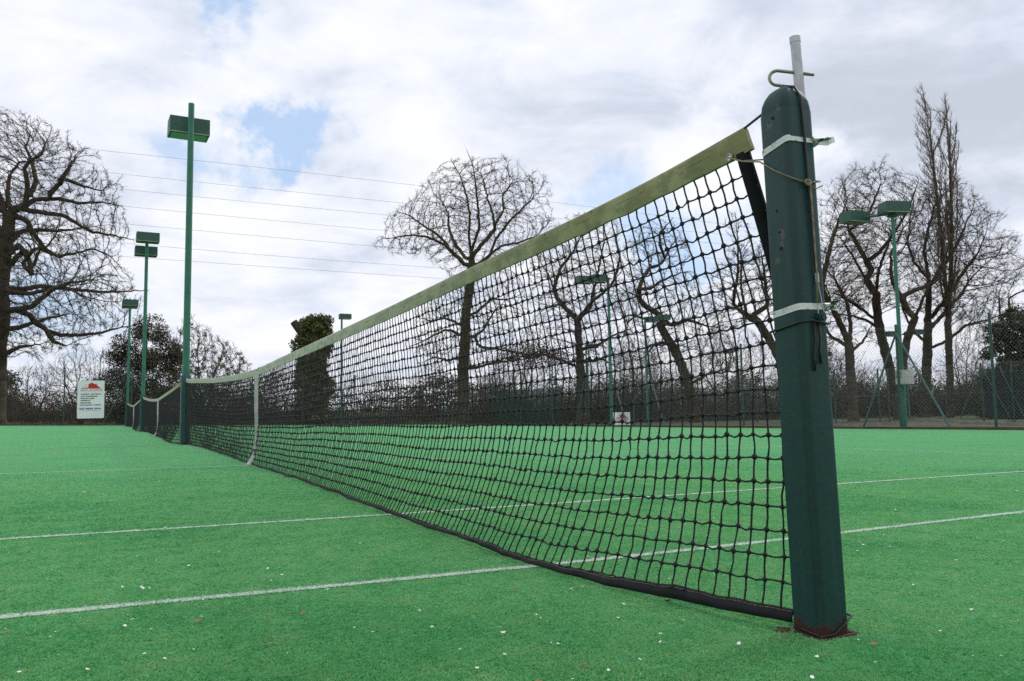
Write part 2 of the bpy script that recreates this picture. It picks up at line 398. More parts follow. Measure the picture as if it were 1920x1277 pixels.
def carpet_pile(n=760000):
    """real tufts of the carpet over the near part of the court, thinning out with distance"""
    rng = np.random.default_rng(90); c = CAM[:2]
    r = 0.9*np.exp(rng.uniform(0, 1, n*3)**.9*math.log(9.5/0.9)); a = rng.uniform(-PI, PI, n*3)
    hd = math.atan2(FH[1], FH[0]); dd = np.abs((a-hd+PI) % (2*PI)-PI); k_ = dd < math.radians(60); r, a = r[k_][:n], a[k_][:n]
    x = c[0]+r*np.cos(a); y = c[1]+r*np.sin(a); ok = (rng.uniform(0, 1, len(r)) < np.clip((9.3-r)/6.0, 0, 1)) & ~((np.abs(x-PX) < .054) & (np.abs(y-PY) < .054)) & (x < X1-.1) & (y > Y0+.1); x, y, r = x[ok], y[ok], r[ok]
    m_ = len(x); z = zg(x, y); g = np.clip(r/1.6, 1, 3.2)
    w = .0034*g*rng.uniform(.6, 1.4, m_); h_ = .0046*np.clip(1.6/r, .75, 1.1)*rng.uniform(.4, 1.4, m_); th = rng.uniform(0, 2*PI, m_)
    lx, ly = rng.normal(0, .8, m_)*h_+.3*h_, rng.normal(0, .8, m_)*h_
    cx, cy = np.cos(th)*w/2, np.sin(th)*w/2
    V = np.stack([np.stack([x-cx, y-cy, z-.001], 1), np.stack([x+cx, y+cy, z-.001], 1), np.stack([x+cx*.55+lx, y+cy*.55+ly, z+h_], 1), np.stack([x-cx*.55+lx, y-cy*.55+ly, z+h_*.9], 1)], 1).reshape(-1, 3)
    F = np.arange(4*m_).reshape(-1, 4)
    line = np.zeros(m_, bool)
    for d in (.94, 2.286, 10.52, 11.87):
        line |= (np.abs(y-d) < .025+rng.normal(0, .0035, m_)) & (np.abs(x) < 11.9)
    line |= (np.abs(y-6.4) < .025) & (np.abs(x) < 6.4)
    line |= (np.abs(np.abs(x)-6.4) < .025) & (y > 2.3) & (y < 10.5)
    line &= rng.uniform(0, 1, m_) < .74
    o = np_mesh('carpet_pile', V, F, [M['pile'], M['pile_white']]); o.data.polygons.foreach_set('material_index', line.astype(np.int32)); o.data.update()
    return o
tag(carpet_pile(), 'fuzzy green carpet pile of the near part of the court', 'carpet pile', kind='stuff')
kb = MB()
for y in np.arange(Y0, Y1, 2.0): kb.box((15.60, y+1, float(zg(15.6, y+1))+.01), (.09, 1.99, .10))
for x in np.arange(X0, X1, 2.0): kb.box((x+1, 41.65, float(zg(x+1, 41.6))+.01), (1.99, .09, .10))
structure(kb.build('court_kerb', M['kerb']))

# ------------------------------------------------------------------ near net post

def rsq(s, r, k=5):
    out = []
    for cx, cy, a0 in ((1, 1, 0), (-1, 1, 90), (-1, -1, 180), (1, -1, 270)):
        for i in range(k+1):
            a = math.radians(a0+90*i/k); out.append((cx*(s-r)+r*math.cos(a), cy*(s-r)+r*math.sin(a)))
    return out
POST_PARTS = []
def on_face(u, v, off=.0):      # point of the court-side face of the post
    return on_y(u, v, PY-S-off)
b = MB(); rings = []
for z, sc, rr in ((-.06, 1, .011), (.3, 1, .011), (.65, 1, .011), (1.058, 1, .011), (1.060, .985, .012), (1.064, 1.0, .014), (1.080, .965, .016), (1.094, .86, .02), (1.106, .66, .02), (1.114, .38, .012), (1.1175, .08, .002)):
    rings.append([(x, y, z) for x, y in rsq(S*sc, rr*sc if sc < 1 else rr)])
b.loft(rings)
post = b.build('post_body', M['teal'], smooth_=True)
POST = [post]
mod = post.modifiers.new('edge', 'EDGE_SPLIT'); mod.split_angle = math.radians(50)
for z, y, r_ in ((1.045, -.002, .0035), (.846, .004, .003), (.80, .0, .003), (.765, -.002, .0045)):
    h = MB(); h.disc((-S-.0003, y, z), (-1, 0, 0), r_, .0006); POST.append(h.build('bolt_hole', M['hole']))
def band_ring(zc, h_, th, sag=.006):
    out = []
    for dz, e in ((-h_/2, .0006), (h_/2, .0006), (h_/2, .0006+th), (-h_/2, .0006+th)):
        out.append([(x*(1+e/S), y*(1+e/S), zc+dz+sag*(x/S)*.0) for x, y in rsq(S, .011)])
    return out
for zc in (.985, .634):
    b = MB(); R = band_ring(0, .0132, .0009); n = len(R[0])
    for i in range(4):
        A, B = R[i], R[(i+1) % 4]
        b.add(A+B, [(j, (j+1) % n, n+(j+1) % n, n+j) for j in range(n)])
    c = b.build('hose_clamp', M['clamp'], smooth_=False); c.location = (0, 0, zc); c.rotation_euler = (-.19 if zc > .8 else -.13, -.02, 0)
    b = MB(); b.box((S+.002, -S+.006, 0), (.016, .022, .014)); b.tube([(S-.012, -S-.004, .0), (S+.016, -S-.002, .003)], .0055, 10)
    b.build('screw_housing', M['steel'], c)
    b = MB(); tp_ = None; tp = [(S+.004, -S-.004, -.004), (S+.016, -S-.014, -.010), (S+.026, -S-.020, -.006), (S+.038, -S-.018, -.002)] if zc > .8 else [(S+.004, -S-.004, 0), (S+.014, -S-.012, -.006), (S+.02, -S-.010, -.012)]
    rr_ = [[(x, y, z-.0065), (x+.001, y+.001, z-.0065), (x+.001, y+.001, z+.0065), (x, y, z+.0065)] for x, y, z in tp]
    b.loft(rr_); b.build('strap_tail', M['clamp'], c)
    b = MB()
    for q in range(9):
        p0 = np.array([S+.002+.003*random.random(), -S-.004, random.uniform(-.005, .006)])
        pts = [p0]
        for _ in range(5): pts.append(pts[-1]+np.array([random.uniform(.001, .0075 if zc > .8 else .005), random.uniform(-.006, .003), random.uniform(-.004, .004)]))
        b.tube(pts, .0014, 5)
    b.build('twine_tuft', M['green_twine'], c); POST.append(c)
# galvanised winder tube with its hair-pin, behind the far side of the post
b = MB(); tx, ty = S+.0125, .002
tt = [(tx-.002*i, ty-.002*i, .95+i*.058) for i in range(5)]
b.tube([(tx, ty, .88), (tx-.002, ty-.002, 1.00), (tx-.005, ty-.002, 1.12), (tx-.008, ty-.002, 1.226)], .0108, 18, False)
b.tube([(tx-.0081, ty-.002, 1.226), (tx-.0082, ty-.002, 1.239)], [.0116, .0116], 18)
wt = b.build('winder_tube', M['steel'], smooth_=True); POST.append(wt)
wm = wt.modifiers.new('edge', 'EDGE_SPLIT'); wm.split_angle = math.radians(40)
rr3 = np.array([RT[0], RT[1], 0]); rr3 /= np.linalg.norm(rr3)
pc = np.array([tx-.006, ty-.002, 1.157]); pts = [pc+rr3*.034+np.array([0, 0, -.004])]
for i in range(6): pts.append(pc+rr3*(.02-.013*i)+np.array([0, 0, .002*i-.002]))
e0 = pts[-1]; rad = .0165
for i in range(1, 8):
    a = PI*i/8; pts.append(e0 + np.array([0, 0, -rad]) + (-rr3*math.sin(a)*rad*1.1 + np.array([0, 0, math.cos(a)*rad])))
e1 = e0+np.array([0, 0, -2*rad])
for i in range(5): pts.append(e1+rr3*(.0115*i)+np.array([0, 0, -.0022*i]))
b = MB(); b.tube(pts, .0036, 10); b.build('hair_pin', M['pin_steel'], wt, smooth_=True)
# rusty ground socket
b = MB()
sk = .0475
for (x, y, sx_, sy_) in ((0, -sk, 2*sk+.010, .009), (0, sk, 2*sk+.010, .009), (-sk, 0, .009, 2*sk-.010), (sk, 0, .009, 2*sk-.010)):
    b.box((x, y, -.0225), (sx_, sy_, .007))
b.box((-.062, .045, -.019), (.034, .024, .008), Matrix.Rotation(.5, 3, 'Z'))
POST.append(b.build('ground_socket', M['rust']))
b = MB()
b.tube([(-S-.003, .03, -.008), (-S-.004, -.01, -.012), (-S-.003, -S-.003, -.016), (-.01, -S-.005, -.015), (.02, -S-.004, .000), (S+.003, -S-.003, .014), (S+.003, .01, .016)], .0024, 7)
POST.append(b.build('ground_cord', M['rubber'], smooth_=True))
# knob, lashing cords on the court-side face
kn = MB(); kn.disc((.013, -S, .616), (0, -1, 0), .0105, .012, 16); kn.disc((.013, -S-.012, .616), (0, -1, 0), .006, .003, 12)
POST.append(kn.build('cleat_knob', M['teal'], smooth_=False))
b = MB()
zz = .606
b.tube([(-S-.003, S+.003, zz-.012), (-S-.003, 0, zz-.006), (-S-.003, -S-.002, zz), (-.01, -S-.004, zz+.004), (.012, -S-.016, zz-.003), (S, -S-.004, zz-.002), (S+.003, 0, zz)], .0024, 7)
b.tube([(.004, -S-.006, zz), (.006, -S-.008, zz-.03), (.003, -S-.006, zz-.06), (.005, -S-.005, zz-.085)], [.0035, .003, .0032, .003], 7)
b.tube([(-.006, -S-.005, zz), (-.006, -S-.006, zz-.035), (-.011, -S-.005, zz-.075), (-.012, -S-.004, zz-.10)], [.0022, .0022, .003, .0025], 7)
POST.append(b.build('lashing_cord', M['rubber'], smooth_=True))
e = empty('net_post', (PX, PY, 0.0), 'square dark teal net post with domed top, clamps and rust at its foot', 'net post', 'posts carrying the nets')
for p in POST: p.parent = e
LEAN = (-.0105, -.0200, 0)       # the post leans a little
e.rotation_euler = LEAN
POSTM = Matrix.Translation(e.location) @ Matrix.Rotation(LEAN[1], 4, 'Y') @ Matrix.Rotation(LEAN[0], 4, 'X')
def pw(x, y, z): return tuple(POSTM @ Vector((x, y, z)))

# ------------------------------------------------------------------ tennis net
LEN = 12.8
TOPPX = [(1397, 238), (1300, 298), (1212, 343), (1124, 388), (1000, 447), (860, 512), (740, 571), (600, 637), (540, 664), (482, 692), (440, 703), (400, 709), (353, 711)]
def xn(y): return .045*(1-np.clip(y, 0, LEN)/LEN)
tp = []
for q in TOPPX:
    y = 1.0
    for _ in range(6): y = on_x(*q, float(xn(y)))[1]
    p = on_x(*q, float(xn(y))); tp.append((p[1], p[2]))
tp.append((12.76, 1.075)); tp = np.array(sorted(tp))
_ty = np.linspace(tp[0, 0], 12.76, 200)
_tz = np.interp(_ty, tp[:, 0], tp[:, 1])
for _ in range(30): _tz[1:-1] = .25*_tz[:-2]+.5*_tz[1:-1]+.25*_tz[2:]
def ztop(y): return np.interp(y, _ty, _tz)
YA = float(tp[0, 0])
BOT = np.array([(0.0, .02), (.09, .01), (.19, -.02), (.31, -.04), (.48, -.068), (.69, -.095), (.80, -.12), (1.14, -.135), (1.49, -.118), (2.2, -.124), (3.07, -.095), (4.47, -.045), (6.25, -.03), (6.45, -.03), (8.15, .026), (11.2, .08), (12.8, .02)])
def xbot(y): return np.interp(y, BOT[:, 0], BOT[:, 1])
def sm1(y, f, ph): return np.sin(y*f+ph)*.6+np.sin(y*f*2.3+ph*1.7)*.4
def net_point(s, t):
    """s along the net 0..1, t down the net 0..1 (arrays)"""
    y0 = np.interp(t, [0, .27, .45, .7, 1], [YA+.025, YA-.055, .078, .06, .054]); y = y0+(12.72-y0)*s
    zt = ztop(y)-.060; zb = zg(xbot(y), y)+.020+.019*np.exp(-(y/.75)**2)
    z = zt+(zb-zt)*t
    x = xn(y)+(xbot(y)-xn(y))*np.where(t > .35, ((t-.35)/.65), 0)**2.1
    x = x + t*(1-t)*.03*sm1(y, 1.3, 1.0)
    z = z + .012*t*(1-t)*4*sm1(y, 2.1, .3)*.6
    y = y + .010*t*(1-t)*4*sm1(y, 1.1, 2.2) + .02*np.exp(-((y-6.4)/.7)**2)*t*t*np.sign(6.4-y)
    return np.stack([x, y, z], -1)
NC, NR = 305, 20
si, tj = np.meshgrid(np.linspace(0, 1, NC+1), np.linspace(0, 1, NR+1), indexing='ij')
P = net_point(si, tj)
jit = RNG.normal(0, 1, P.shape)*np.array([.0014, .0017, .0012])
jit[:, 0] *= .2; jit[:, -1] *= .2; P = P+jit
parts = []
def twine(A, B, sag, r):
    n = len(A); mid_ = (A+B)/2; mid_[:, 2] -= sag*np.abs(RNG.normal(1, .5, n)); mid_ += RNG.normal(0, .0014, mid_.shape)
    k = 6; R_ = np.full(n, r); Rm = R_*RNG.uniform(.74, .95, n)
    D0 = (mid_-A); D1 = (B-mid_); Tm = D0+D1; Tm /= np.linalg.norm(Tm, axis=1)[:, None]
    parts.append(segs(A, mid_, R_, Rm, k, None, Tm)); parts.append(segs(mid_, B, Rm, R_, k, Tm, None))
twine(P[:-1, 1:].reshape(-1, 3), P[1:, 1:].reshape(-1, 3), .0030, .00245)
twine(P[:, :-1].reshape(-1, 3), P[:, 1:].reshape(-1, 3), 0.0, .00245)
# knots
K = P[:, 1:-1].reshape(-1, 3); nk = len(K); KR = .0060*RNG.uniform(.85, 1.2, nk)
off = np.array([[1, 0, 0], [-1, 0, 0], [0, 1, 0], [0, -1, 0], [0, 0, 1], [0, 0, -1]], float)
sq = []
for z_, r_ in ((-.9, .45), (-.35, .95), (.35, .95), (.9, .45)):
    sq.append([(r_*math.cos(a), r_*math.sin(a), z_) for a in np.arange(6)*PI/3])
ball = np.array(sq).reshape(-1, 3)
kv = (K[:, None, :]+KR[:, None, None]*ball[None]).reshape(-1, 3)
kq = np.array([(i*6+j, i*6+(j+1) % 6, (i+1)*6+(j+1) % 6, (i+1)*6+j) for i in range(3) for j in range(6)]+[(0, 5, 4, 3), (0, 3, 2, 1), (18, 19, 20, 21), (18, 21, 22, 23)])
kf = (np.arange(nk)[:, None, None]*24+kq[None]).reshape(-1, 4)
parts.append((kv, kf))
V, F = cat(parts)
netting = np_mesh('netting', V, F, M['black_twine'], smooth_=True)
# headband
ys = np.concatenate([np.linspace(YA, 1.2, 40), np.linspace(1.25, 12.74, 150)])
b = MB(); rg = []
for i, y in enumerate(ys):
    zt = float(ztop(y)); x = float(xn(y)); wv = .0018*math.sin(y*23)+.0014*math.sin(y*57+1); hb = .0615+.0012*math.sin(y*31)
    if i < 4: hb -= .0
    sl = .16*max(0, 1-(y-YA)/.08)
    def q(dx, dz): return (x+dx, y+dz*0.45*max(0, 1-(y-YA)/.25), zt+dz)
    rg.append([q(-.0042+wv, -hb), q(-.0050+wv*.6, -hb*.55), q(-.0062, -.010), q(-.0048, -.002), q(0, .0012), q(.0048, -.002), q(.0062, -.010), q(.0050+wv*.6, -hb*.55), q(.0042+wv, -hb)])
b.loft(rg)
headband = b.build('headband', M['headband'], smooth_=True)
hm = headband.modifiers.new('edge', 'EDGE_SPLIT'); hm.split_angle = math.radians(60)
# grommet in the headband corner
gp = on_x(1369, 296, .045-.008)
b = MB(); rg = []
for i in range(17):
    a = 2*PI*i/16; rg.append([(gp[0]-.002+.002*math.cos(c), gp[1]+math.cos(a)*(.0085+.0028*math.sin(c)), gp[2]+math.sin(a)*(.0085+.0028*math.sin(c))) for c in np.arange(6)*PI/3])
b.loft(rg, caps=False); gr = b.build('grommet', M['pin_steel'], headband, smooth_=True)
b = MB(); b.disc((gp[0]-.0010, gp[1], gp[2]), (-1, 0, 0), .008, .001, 16); b.build('eyelet_hole', M['board'], gr)
# stitching along the headband
b = MB()
for y in np.arange(YA+.02, 3.2, .012):
    x = float(xn(y)); b.box((x-.0052, y, float(ztop(y))-.0235), (.0012, .007, .0012))
b.build('stitching', M['rope'], headband)
# bottom band
b = MB(); rg = []
yb_ = np.concatenate([np.linspace(.064, 1.6, 60), np.linspace(1.65, 12.72, 150)])
for y in yb_:
    xb = float(xbot(y)); z0 = float(zg(xb, y)); wv = .005*math.sin(y*6.1)+.003*math.sin(y*15+2)+.0022*math.sin(y*37+1)+.0015*math.sin(y*71)
    lift = .004+.010*max(0, 1-y/.35)+.004*abs(math.sin(y*5.3))
    hz = .021+.019*math.exp(-(y/.75)**2); lo_ = (xb-.007+wv, z0+lift); hi_ = (xb+.002+wv*.4, z0+hz+wv*.6)
    md = ((lo_[0]+hi_[0])/2-.006, (lo_[1]+hi_[1])/2-.002)
    rg.append([(lo_[0], y, lo_[1]), (md[0]-.002, y, md[1]), (hi_[0]-.002, y, hi_[1]), (hi_[0]+.001, y, hi_[1]-.001), (md[0]+.0025, y, md[1]-.001), (lo_[0]+.0025, y, lo_[1]-.001)])
b.loft(rg); bband = b.build('bottom_band', M['black_vinyl'], smooth_=True)
b = MB()
for i in range(len(yb_)-1):
    if yb_[i] > 3: break
    p0 = np.array(rg[i][1])*.35+np.array(rg[i][2])*.65; p1 = np.array(rg[i+1][1])*.35+np.array(rg[i+1][2])*.65
    for s0, s1 in ((.05, .45), (.55, .95)):
        b.tube([p0+(p1-p0)*s0+np.array([-.0014, 0, .0004]), p0+(p1-p0)*s1+np.array([-.0014, 0, .0004])], .0006, 4)
b.build('stitching', M['rope'], bband)
# side bands (a sleeve down each end of the net)
def side_band(s_end):
    b = MB(); rg = []
    for t in np.linspace(-.005, 1.0, 30):
        tt_ = max(t, 0)
        p = net_point(np.array([0.0 if s_end == 0 else 1.0]), np.array([tt_]))[0]; d = -1 if s_end == 0 else 1
        w0, w1 = (-.004, .034) if s_end == 0 else (-.03, .012)
        z = p[2]+(.004 if t < 0 else 0)
        if s_end == 0: y0_, y1_ = p[1]-w1, p[1]-w0
        else: y0_, y1_ = p[1]+w0, p[1]+w1
        rg.append([(p[0]-.005, y0_, z), (p[0]-.0065, (y0_+y1_)/2, z), (p[0]-.005, y1_, z), (p[0]+.005, y1_, z), (p[0]+.0065, (y0_+y1_)/2, z), (p[0]+.005, y0_, z)])
    b.loft(rg); return b.build('side_band', M['black_cloth'], smooth_=True)
sb0, sb1 = side_band(0), side_band(1)
# centre strap
def strap(pts, w, name, th=.003):
    pts = np.array(pts, float); b = MB(); rg = []
    T = np.gradient(pts, axis=0); T /= np.linalg.norm(T, axis=1)[:, None]
    for p, t in zip(pts, T):
        side = np.array([.0, 1., 0]) if p[2] > zs-.012 else np.array([.80, -.60, 0]); side = side-t*(side@t); side /= np.linalg.norm(side); nn = np.cross(side, t); nn /= np.linalg.norm(nn)
        rg.append([p-side*w/2-nn*th/2, p+side*w/2-nn*th/2, p+side*w/2+nn*th/2, p-side*w/2+nn*th/2])
    b.loft(rg); return b.build(name, M['white_web'])
zs = float(ztop(6.4)); zgs = float(zg(0, 6.4)); xs_ = float(xn(6.4))
sp = [(xs_+.010, 6.4, zs-.07), (xs_+.010, 6.4, zs-.004), (xs_, 6.4, zs+.006), (xs_-.010, 6.4, zs-.004), (xs_-.012, 6.4, zs-.03), (xs_-.020, 6.4, zs-.08), (xs_-.020, 6.405, zs-.3), (xs_-.012, 6.40, zs-.55), (xs_-.012, 6.395, zs-.68), (xs_-.022, 6.39, zs-.745), (xs_-.045, 6.38, zgs+.075), (xs_-.072, 6.37, zgs+.035), (xs_-.088, 6.36, zgs+.010)]
strp = strap(sp, .036, 'centre_strap')
b = MB(); b.box((xs_-.022, 6.388, zs-.70), (.034, .020, .045), Matrix.Rotation(.35, 3, 'Y')); b.build('buckle', M['white_web'], strp)
b = MB(); b.box((xs_-.09, 6.36, zgs+.006), (.05, .05, .016)); b.build('anchor_plate', M['white_web'], strp)
# head cable: out of the headband, over the dome of the post, down its court-side face to a crimp and the cleat
b = MB()
hc = [(float(xn(.3)), .30, float(ztop(.3))-.004), (float(xn(.16)), YA+.004, float(ztop(YA))-.003), pw(-.003, S+.004, 1.086), pw(-.002, S*.7, 1.111), pw(0, 0, 1.122), pw(.002, -S*.72, 1.110), pw(.003, -S-.003, 1.082), pw(.0055, -S-.0035, 1.00), pw(.0075, -S-.0035, .88), pw(.009, -S-.0045, .76), pw(.0105, -S-.005, .705)]
b.tube(hc, .0029, 8); cable = b.build('head_cable', M['rubber'], smooth_=True)
b = MB(); b.tube([pw(.0105, -S-.005, .708), pw(.0108, -S-.005, .688)], .0042, 8)
b.tube([pw(.0095, -S-.005, .69), pw(.006, -S-.006, .62)], .0012, 6); b.tube([pw(.012, -S-.005, .69), pw(.020, -S-.010, .618)], .0012, 6)
b.tube([pw(.006, -S-.006, .62), pw(.013, -S-.012, .604), pw(.020, -S-.010, .618)], .0012, 6); b.build('crimp', M['steel'], cable)
NETLABEL = 'tennis nets strung in one long row'
net = seat('tennis_net', (0, 6.4, 0), 'nearest black tennis net, full length in view, with mould-green white headband', 'tennis net', NETLABEL, [netting, headband, bband, sb0, sb1, strp, cable])
for k_ in (1, 2):
    c = net.copy(); COL.objects.link(c); c.location = (0, 6.4+12.8*k_, float(zg(0, 12.8*k_+6.4)-zg(0, 6.4)))
    c['label'] = ('black tennis net with white headband between the two nearer floodlight posts', 'farthest black tennis net, short sagging white headband before the far fence')[k_-1]
    for ch in net.children:
        if ch.name.startswith('head_cable'): continue
        q_ = ch.copy(); COL.objects.link(q_); q_.parent = c
        for g_ in ch.children:
            if g_.name.startswith(('grommet', 'stitching')): continue
            r_ = g_.copy(); COL.objects.link(r_); r_.parent = q_
# tan string from the grommet to a knot on the post
b = MB()
kx, ky, kz = -.0005, -S-.006, .898
g0 = (gp[0]-.006, gp[1], gp[2])
s1 = [g0, tuple((np.array(g0)*.5+np.array(pw(-S-.004, S, .965))*.5)-np.array([0, 0, .006])), pw(-S-.004, S, .962), pw(-S-.004, 0, .932), pw(-S-.003, -S-.002, .906), pw(-.018, -S-.004, .901), pw(kx, ky, kz)]
b.tube(s1, .0017, 7)
b.tube([g0, (gp[0]+.004, gp[1]-.03, gp[2]-.016), pw(0, S+.006, .975), pw(S*.8, S+.004, .95), pw(S+.004, 0, .92), pw(S+.004, -S-.002, .905), pw(kx+.01, ky, kz)], .0017, 7)
b.tube([pw(kx, ky-.001, kz+.002), pw(kx+.006, ky-.003, kz-.005), pw(kx+.0075, ky-.003, .86), pw(kx+.0085, ky-.002, .78), pw(kx+.009, ky-.0015, .70), pw(kx+.006, ky, .645)], [.0022, .0024, .0022, .002, .002, .002], 7)
for q in range(5):
    a = q*1.3; b.tube([pw(kx+.006*math.cos(a+s_), ky-.003+.003*math.sin(q+s_), kz-.001+.006*math.sin(a+s_)) for s_ in np.linspace(0, 3.6, 8)], .0020, 6)
b.tube([pw(kx+.008, ky, kz-.004), pw(.024, ky+.0, kz-.012), pw(.04, ky-.004, kz-.004)], .0014, 6)
st = b.build('tie_string', M['rope'], smooth_=True)
tag(st, 'thin tan string tied from the headband eyelet round the net post', 'string')

# ------------------------------------------------------------------ floodlight posts
def rotz(a): return np.array(Matrix.Rotation(a, 3, 'Z'))
def lamp_head(c, yaw, L=.62, D=.42, Hh=.27):
    """box floodlight: slanted front, glass underneath; c = centre"""
    R_ = rotz(yaw); c = np.array(c)
    sec = [(-D/2, Hh/2), (D/2-.05, Hh/2), (D/2, -Hh/2+.02), (D/2-.03, -Hh/2), (-D/2, -Hh/2)]
    b = MB(); rg = []
    for x in (-L/2, L/2): rg.append([(R_ @ np.array([x, y, z]))+c for y, z in sec])
    b.loft(rg); h_ = b.build('lamp_head', M['lamp_green'])
    b = MB(); b.box(R_ @ np.array([0, -.01, -Hh/2-.004])+c, (L-.06, D-.09, .008), R_); b.build('lamp_glass', M['glass'], h_)
    b = MB()
    b.box(R_ @ np.array([0, -D/2-.004, -Hh/2+.004])+c, (L+.006, .008, .014), R_); b.build('lamp_trim', M['trim'], h_)
    return h_
def flood(x, y, z0, ztop_, heads, label, base=None, r=(.054, .047), group='green floodlight posts round the courts', extra=None, name='floodlight_post', lower=None):
    parts = []
    zb = z0
    if base:
        b = MB(); rg = []
        for z, sc in ((-.02, 1), (base-.02, 1), (base, .93), (base+.012, .7)): rg.append([(x+px*sc, y+py*sc, z0+z) for px, py in rsq(.072, .016)])
        b.loft(rg); pb = b.build('post_base', M['pole_dark']); parts.append(pb)
        b = MB(); b.box((x+.03, y-.06, z0+.015), (.14, .06, .03)); b.build('base_plate', M['rust'], pb); zb = z0+base
    b = MB()
    if lower: b.tube([(x, y, z0-.1), (x, y, z0+lower), (x, y, z0+lower+.05)], [.066, .066, r[0]], 14); b.tube([(x, y, z0+lower+.05), (x, y, ztop_)], r, 14)
    else: b.tube([(x, y, zb-.1), (x, y, ztop_)], r, 14)
    p_ = b.build('pole', M['pole_green'], smooth_=True); em = p_.modifiers.new('edge', 'EDGE_SPLIT'); em.split_angle = math.radians(50); parts.append(p_)
    for (dx, dy, dz, yaw) in heads:
        parts.append(lamp_head((x+dx, y+dy, ztop_+dz), yaw))
    far = [q for q in heads if math.hypot(q[0], q[1]) > .3]
    for q in far:
        b = MB(); b.tube([(x, y, ztop_+q[2]-.02), (x+q[0]*.75, y+q[1]*.75, ztop_+q[2]-.02)], .03, 8)
        parts.append(b.build('lamp_arm', M['lamp_green']))
    if far and not base:
        b = MB(); b.box((x, y, ztop_-.06), (.16, .16, .05)); parts.append(b.build('bracket', M['lamp_green']))
    if extra: parts += extra
    return seat(name, (x, y, z0), label, 'floodlight', group, parts)
for k_, (topv, hs, lab) in enumerate([(195, [(0, .40, -.30, .03)], 'tallest green floodlight pole rising from the far end of the nearest net'),
                                      (447, [(0, -.40, -.08, 0.03), (0, .42, -.34, .03)], 'green floodlight pole with two box lamps, second in the net row'),
                                      (567, [(0, -.36, -.08, 0.03), (0, .36, -.08, .03)], 'smallest, farthest floodlight pole of the net row, against the dark evergreen')]):
    y = 12.8*(k_+1)+.02; d = (363, 285, 250)[k_]
    base_px = (342, 269, 244)[k_]
    z0 = float(zg(0, y)); zt = on_y(d, topv, y)[2]
    flood(.0, y, z0, zt, hs, lab, base=1.09, group='floodlight posts standing in the net row')
xb_, yb2 = 16.05, 12.36
zb0 = float(zg(15.8, 12.5)); p1 = on_y(1695, 707, yb2-.14); RP = rotz(-.80); PC = np.array([15.93, 12.24, p1[2]])
def pp(x, y, z): return PC+RP @ np.array([x, y, z])
bx = MB(); bx.box(pp(.04, 0, 0), (.40, .04, .34), RP); pan = bx.build('switch_panel', M['white_paint'])
bx = MB(); bx.box(pp(-.10, -.05, .08), (.13, .07, .13), RP); bx.build('switch_box', M['cream'], pan)
bx = MB(); bx.disc(pp(-.11, -.085, .09), RP @ np.array([0, -1, 0]), .03, .02, 12); bx.build('switch_knob', M['red'], pan)
bx = MB(); bx.box(pp(.12, -.03, -.185), (.66, .12, .025), RP); bx.build('shelf', M['fence_green'], pan)
zt_ = on_y(1668, 400, yb2)[2]
flood(xb_, yb2, zb0, zt_, [(.02, -.02, .13, -.35), (-.45, .75, .02, -.12)], 'green floodlight pole with white switch panel beside the poplar', r=(.048, .042), extra=[pan], lower=1.35)
def flood_px(u, v, D, topv, heads, label, r=(.065, .05)):
    p = at(u, v, D); zt = at(u, topv, D)[2]
    z0 = float(ter(p[0], p[1]))
    flood(p[0], p[1], z0, zt, heads, label, r=r)
p_ = on_x(1147, 797, 16.1)
flood(p_[0], p_[1], float(ter(p_[0], p_[1])), on_x(1140, 520, 16.1)[2], [(-.35, .15, -.06, -.1), (-.85, .38, -.10, -.1)], 'green floodlight pole with two lamps on its left, seen through the net', r=(.065, .05))
p_ = on_y(640, 797, 42.3)
flood(p_[0], p_[1], float(ter(p_[0], p_[1])), on_y(640, 590, 42.3)[2], [(.18, 0, -.10, -.05)], 'lone floodlight pole just right of the ivy-covered stump', r=(.06, .05))
flood_px(1215, 797, 42, 592, [(.45, 0, -.12, -.1), (1.1, -.1, .0, -.1)], 'floodlight pole with two lamps on its right, seen through the net')
flood_px(1102, 797, 57, 645, [(.6, 0, -.1, -.1)], 'distant floodlight pole before the thick oak trunk, one lamp')
flood_px(1706, 797, 46, 622, [(-1.0, .1, -.1, -.1), (.9, -.1, .05, -.1)], 'distant floodlight pole with two wide-set lamps behind the switch panel pole')
flood_px(1385, 797, 58, 655, [(-.7, 0, -.12, -.1)], 'distant floodlight pole beyond the pale mesh fence, lamp on its left')
flood_px(1545, 797, 58, 660, [(.55, 0, -.1, -.1)], 'distant floodlight lamp just showing right of the near net post')

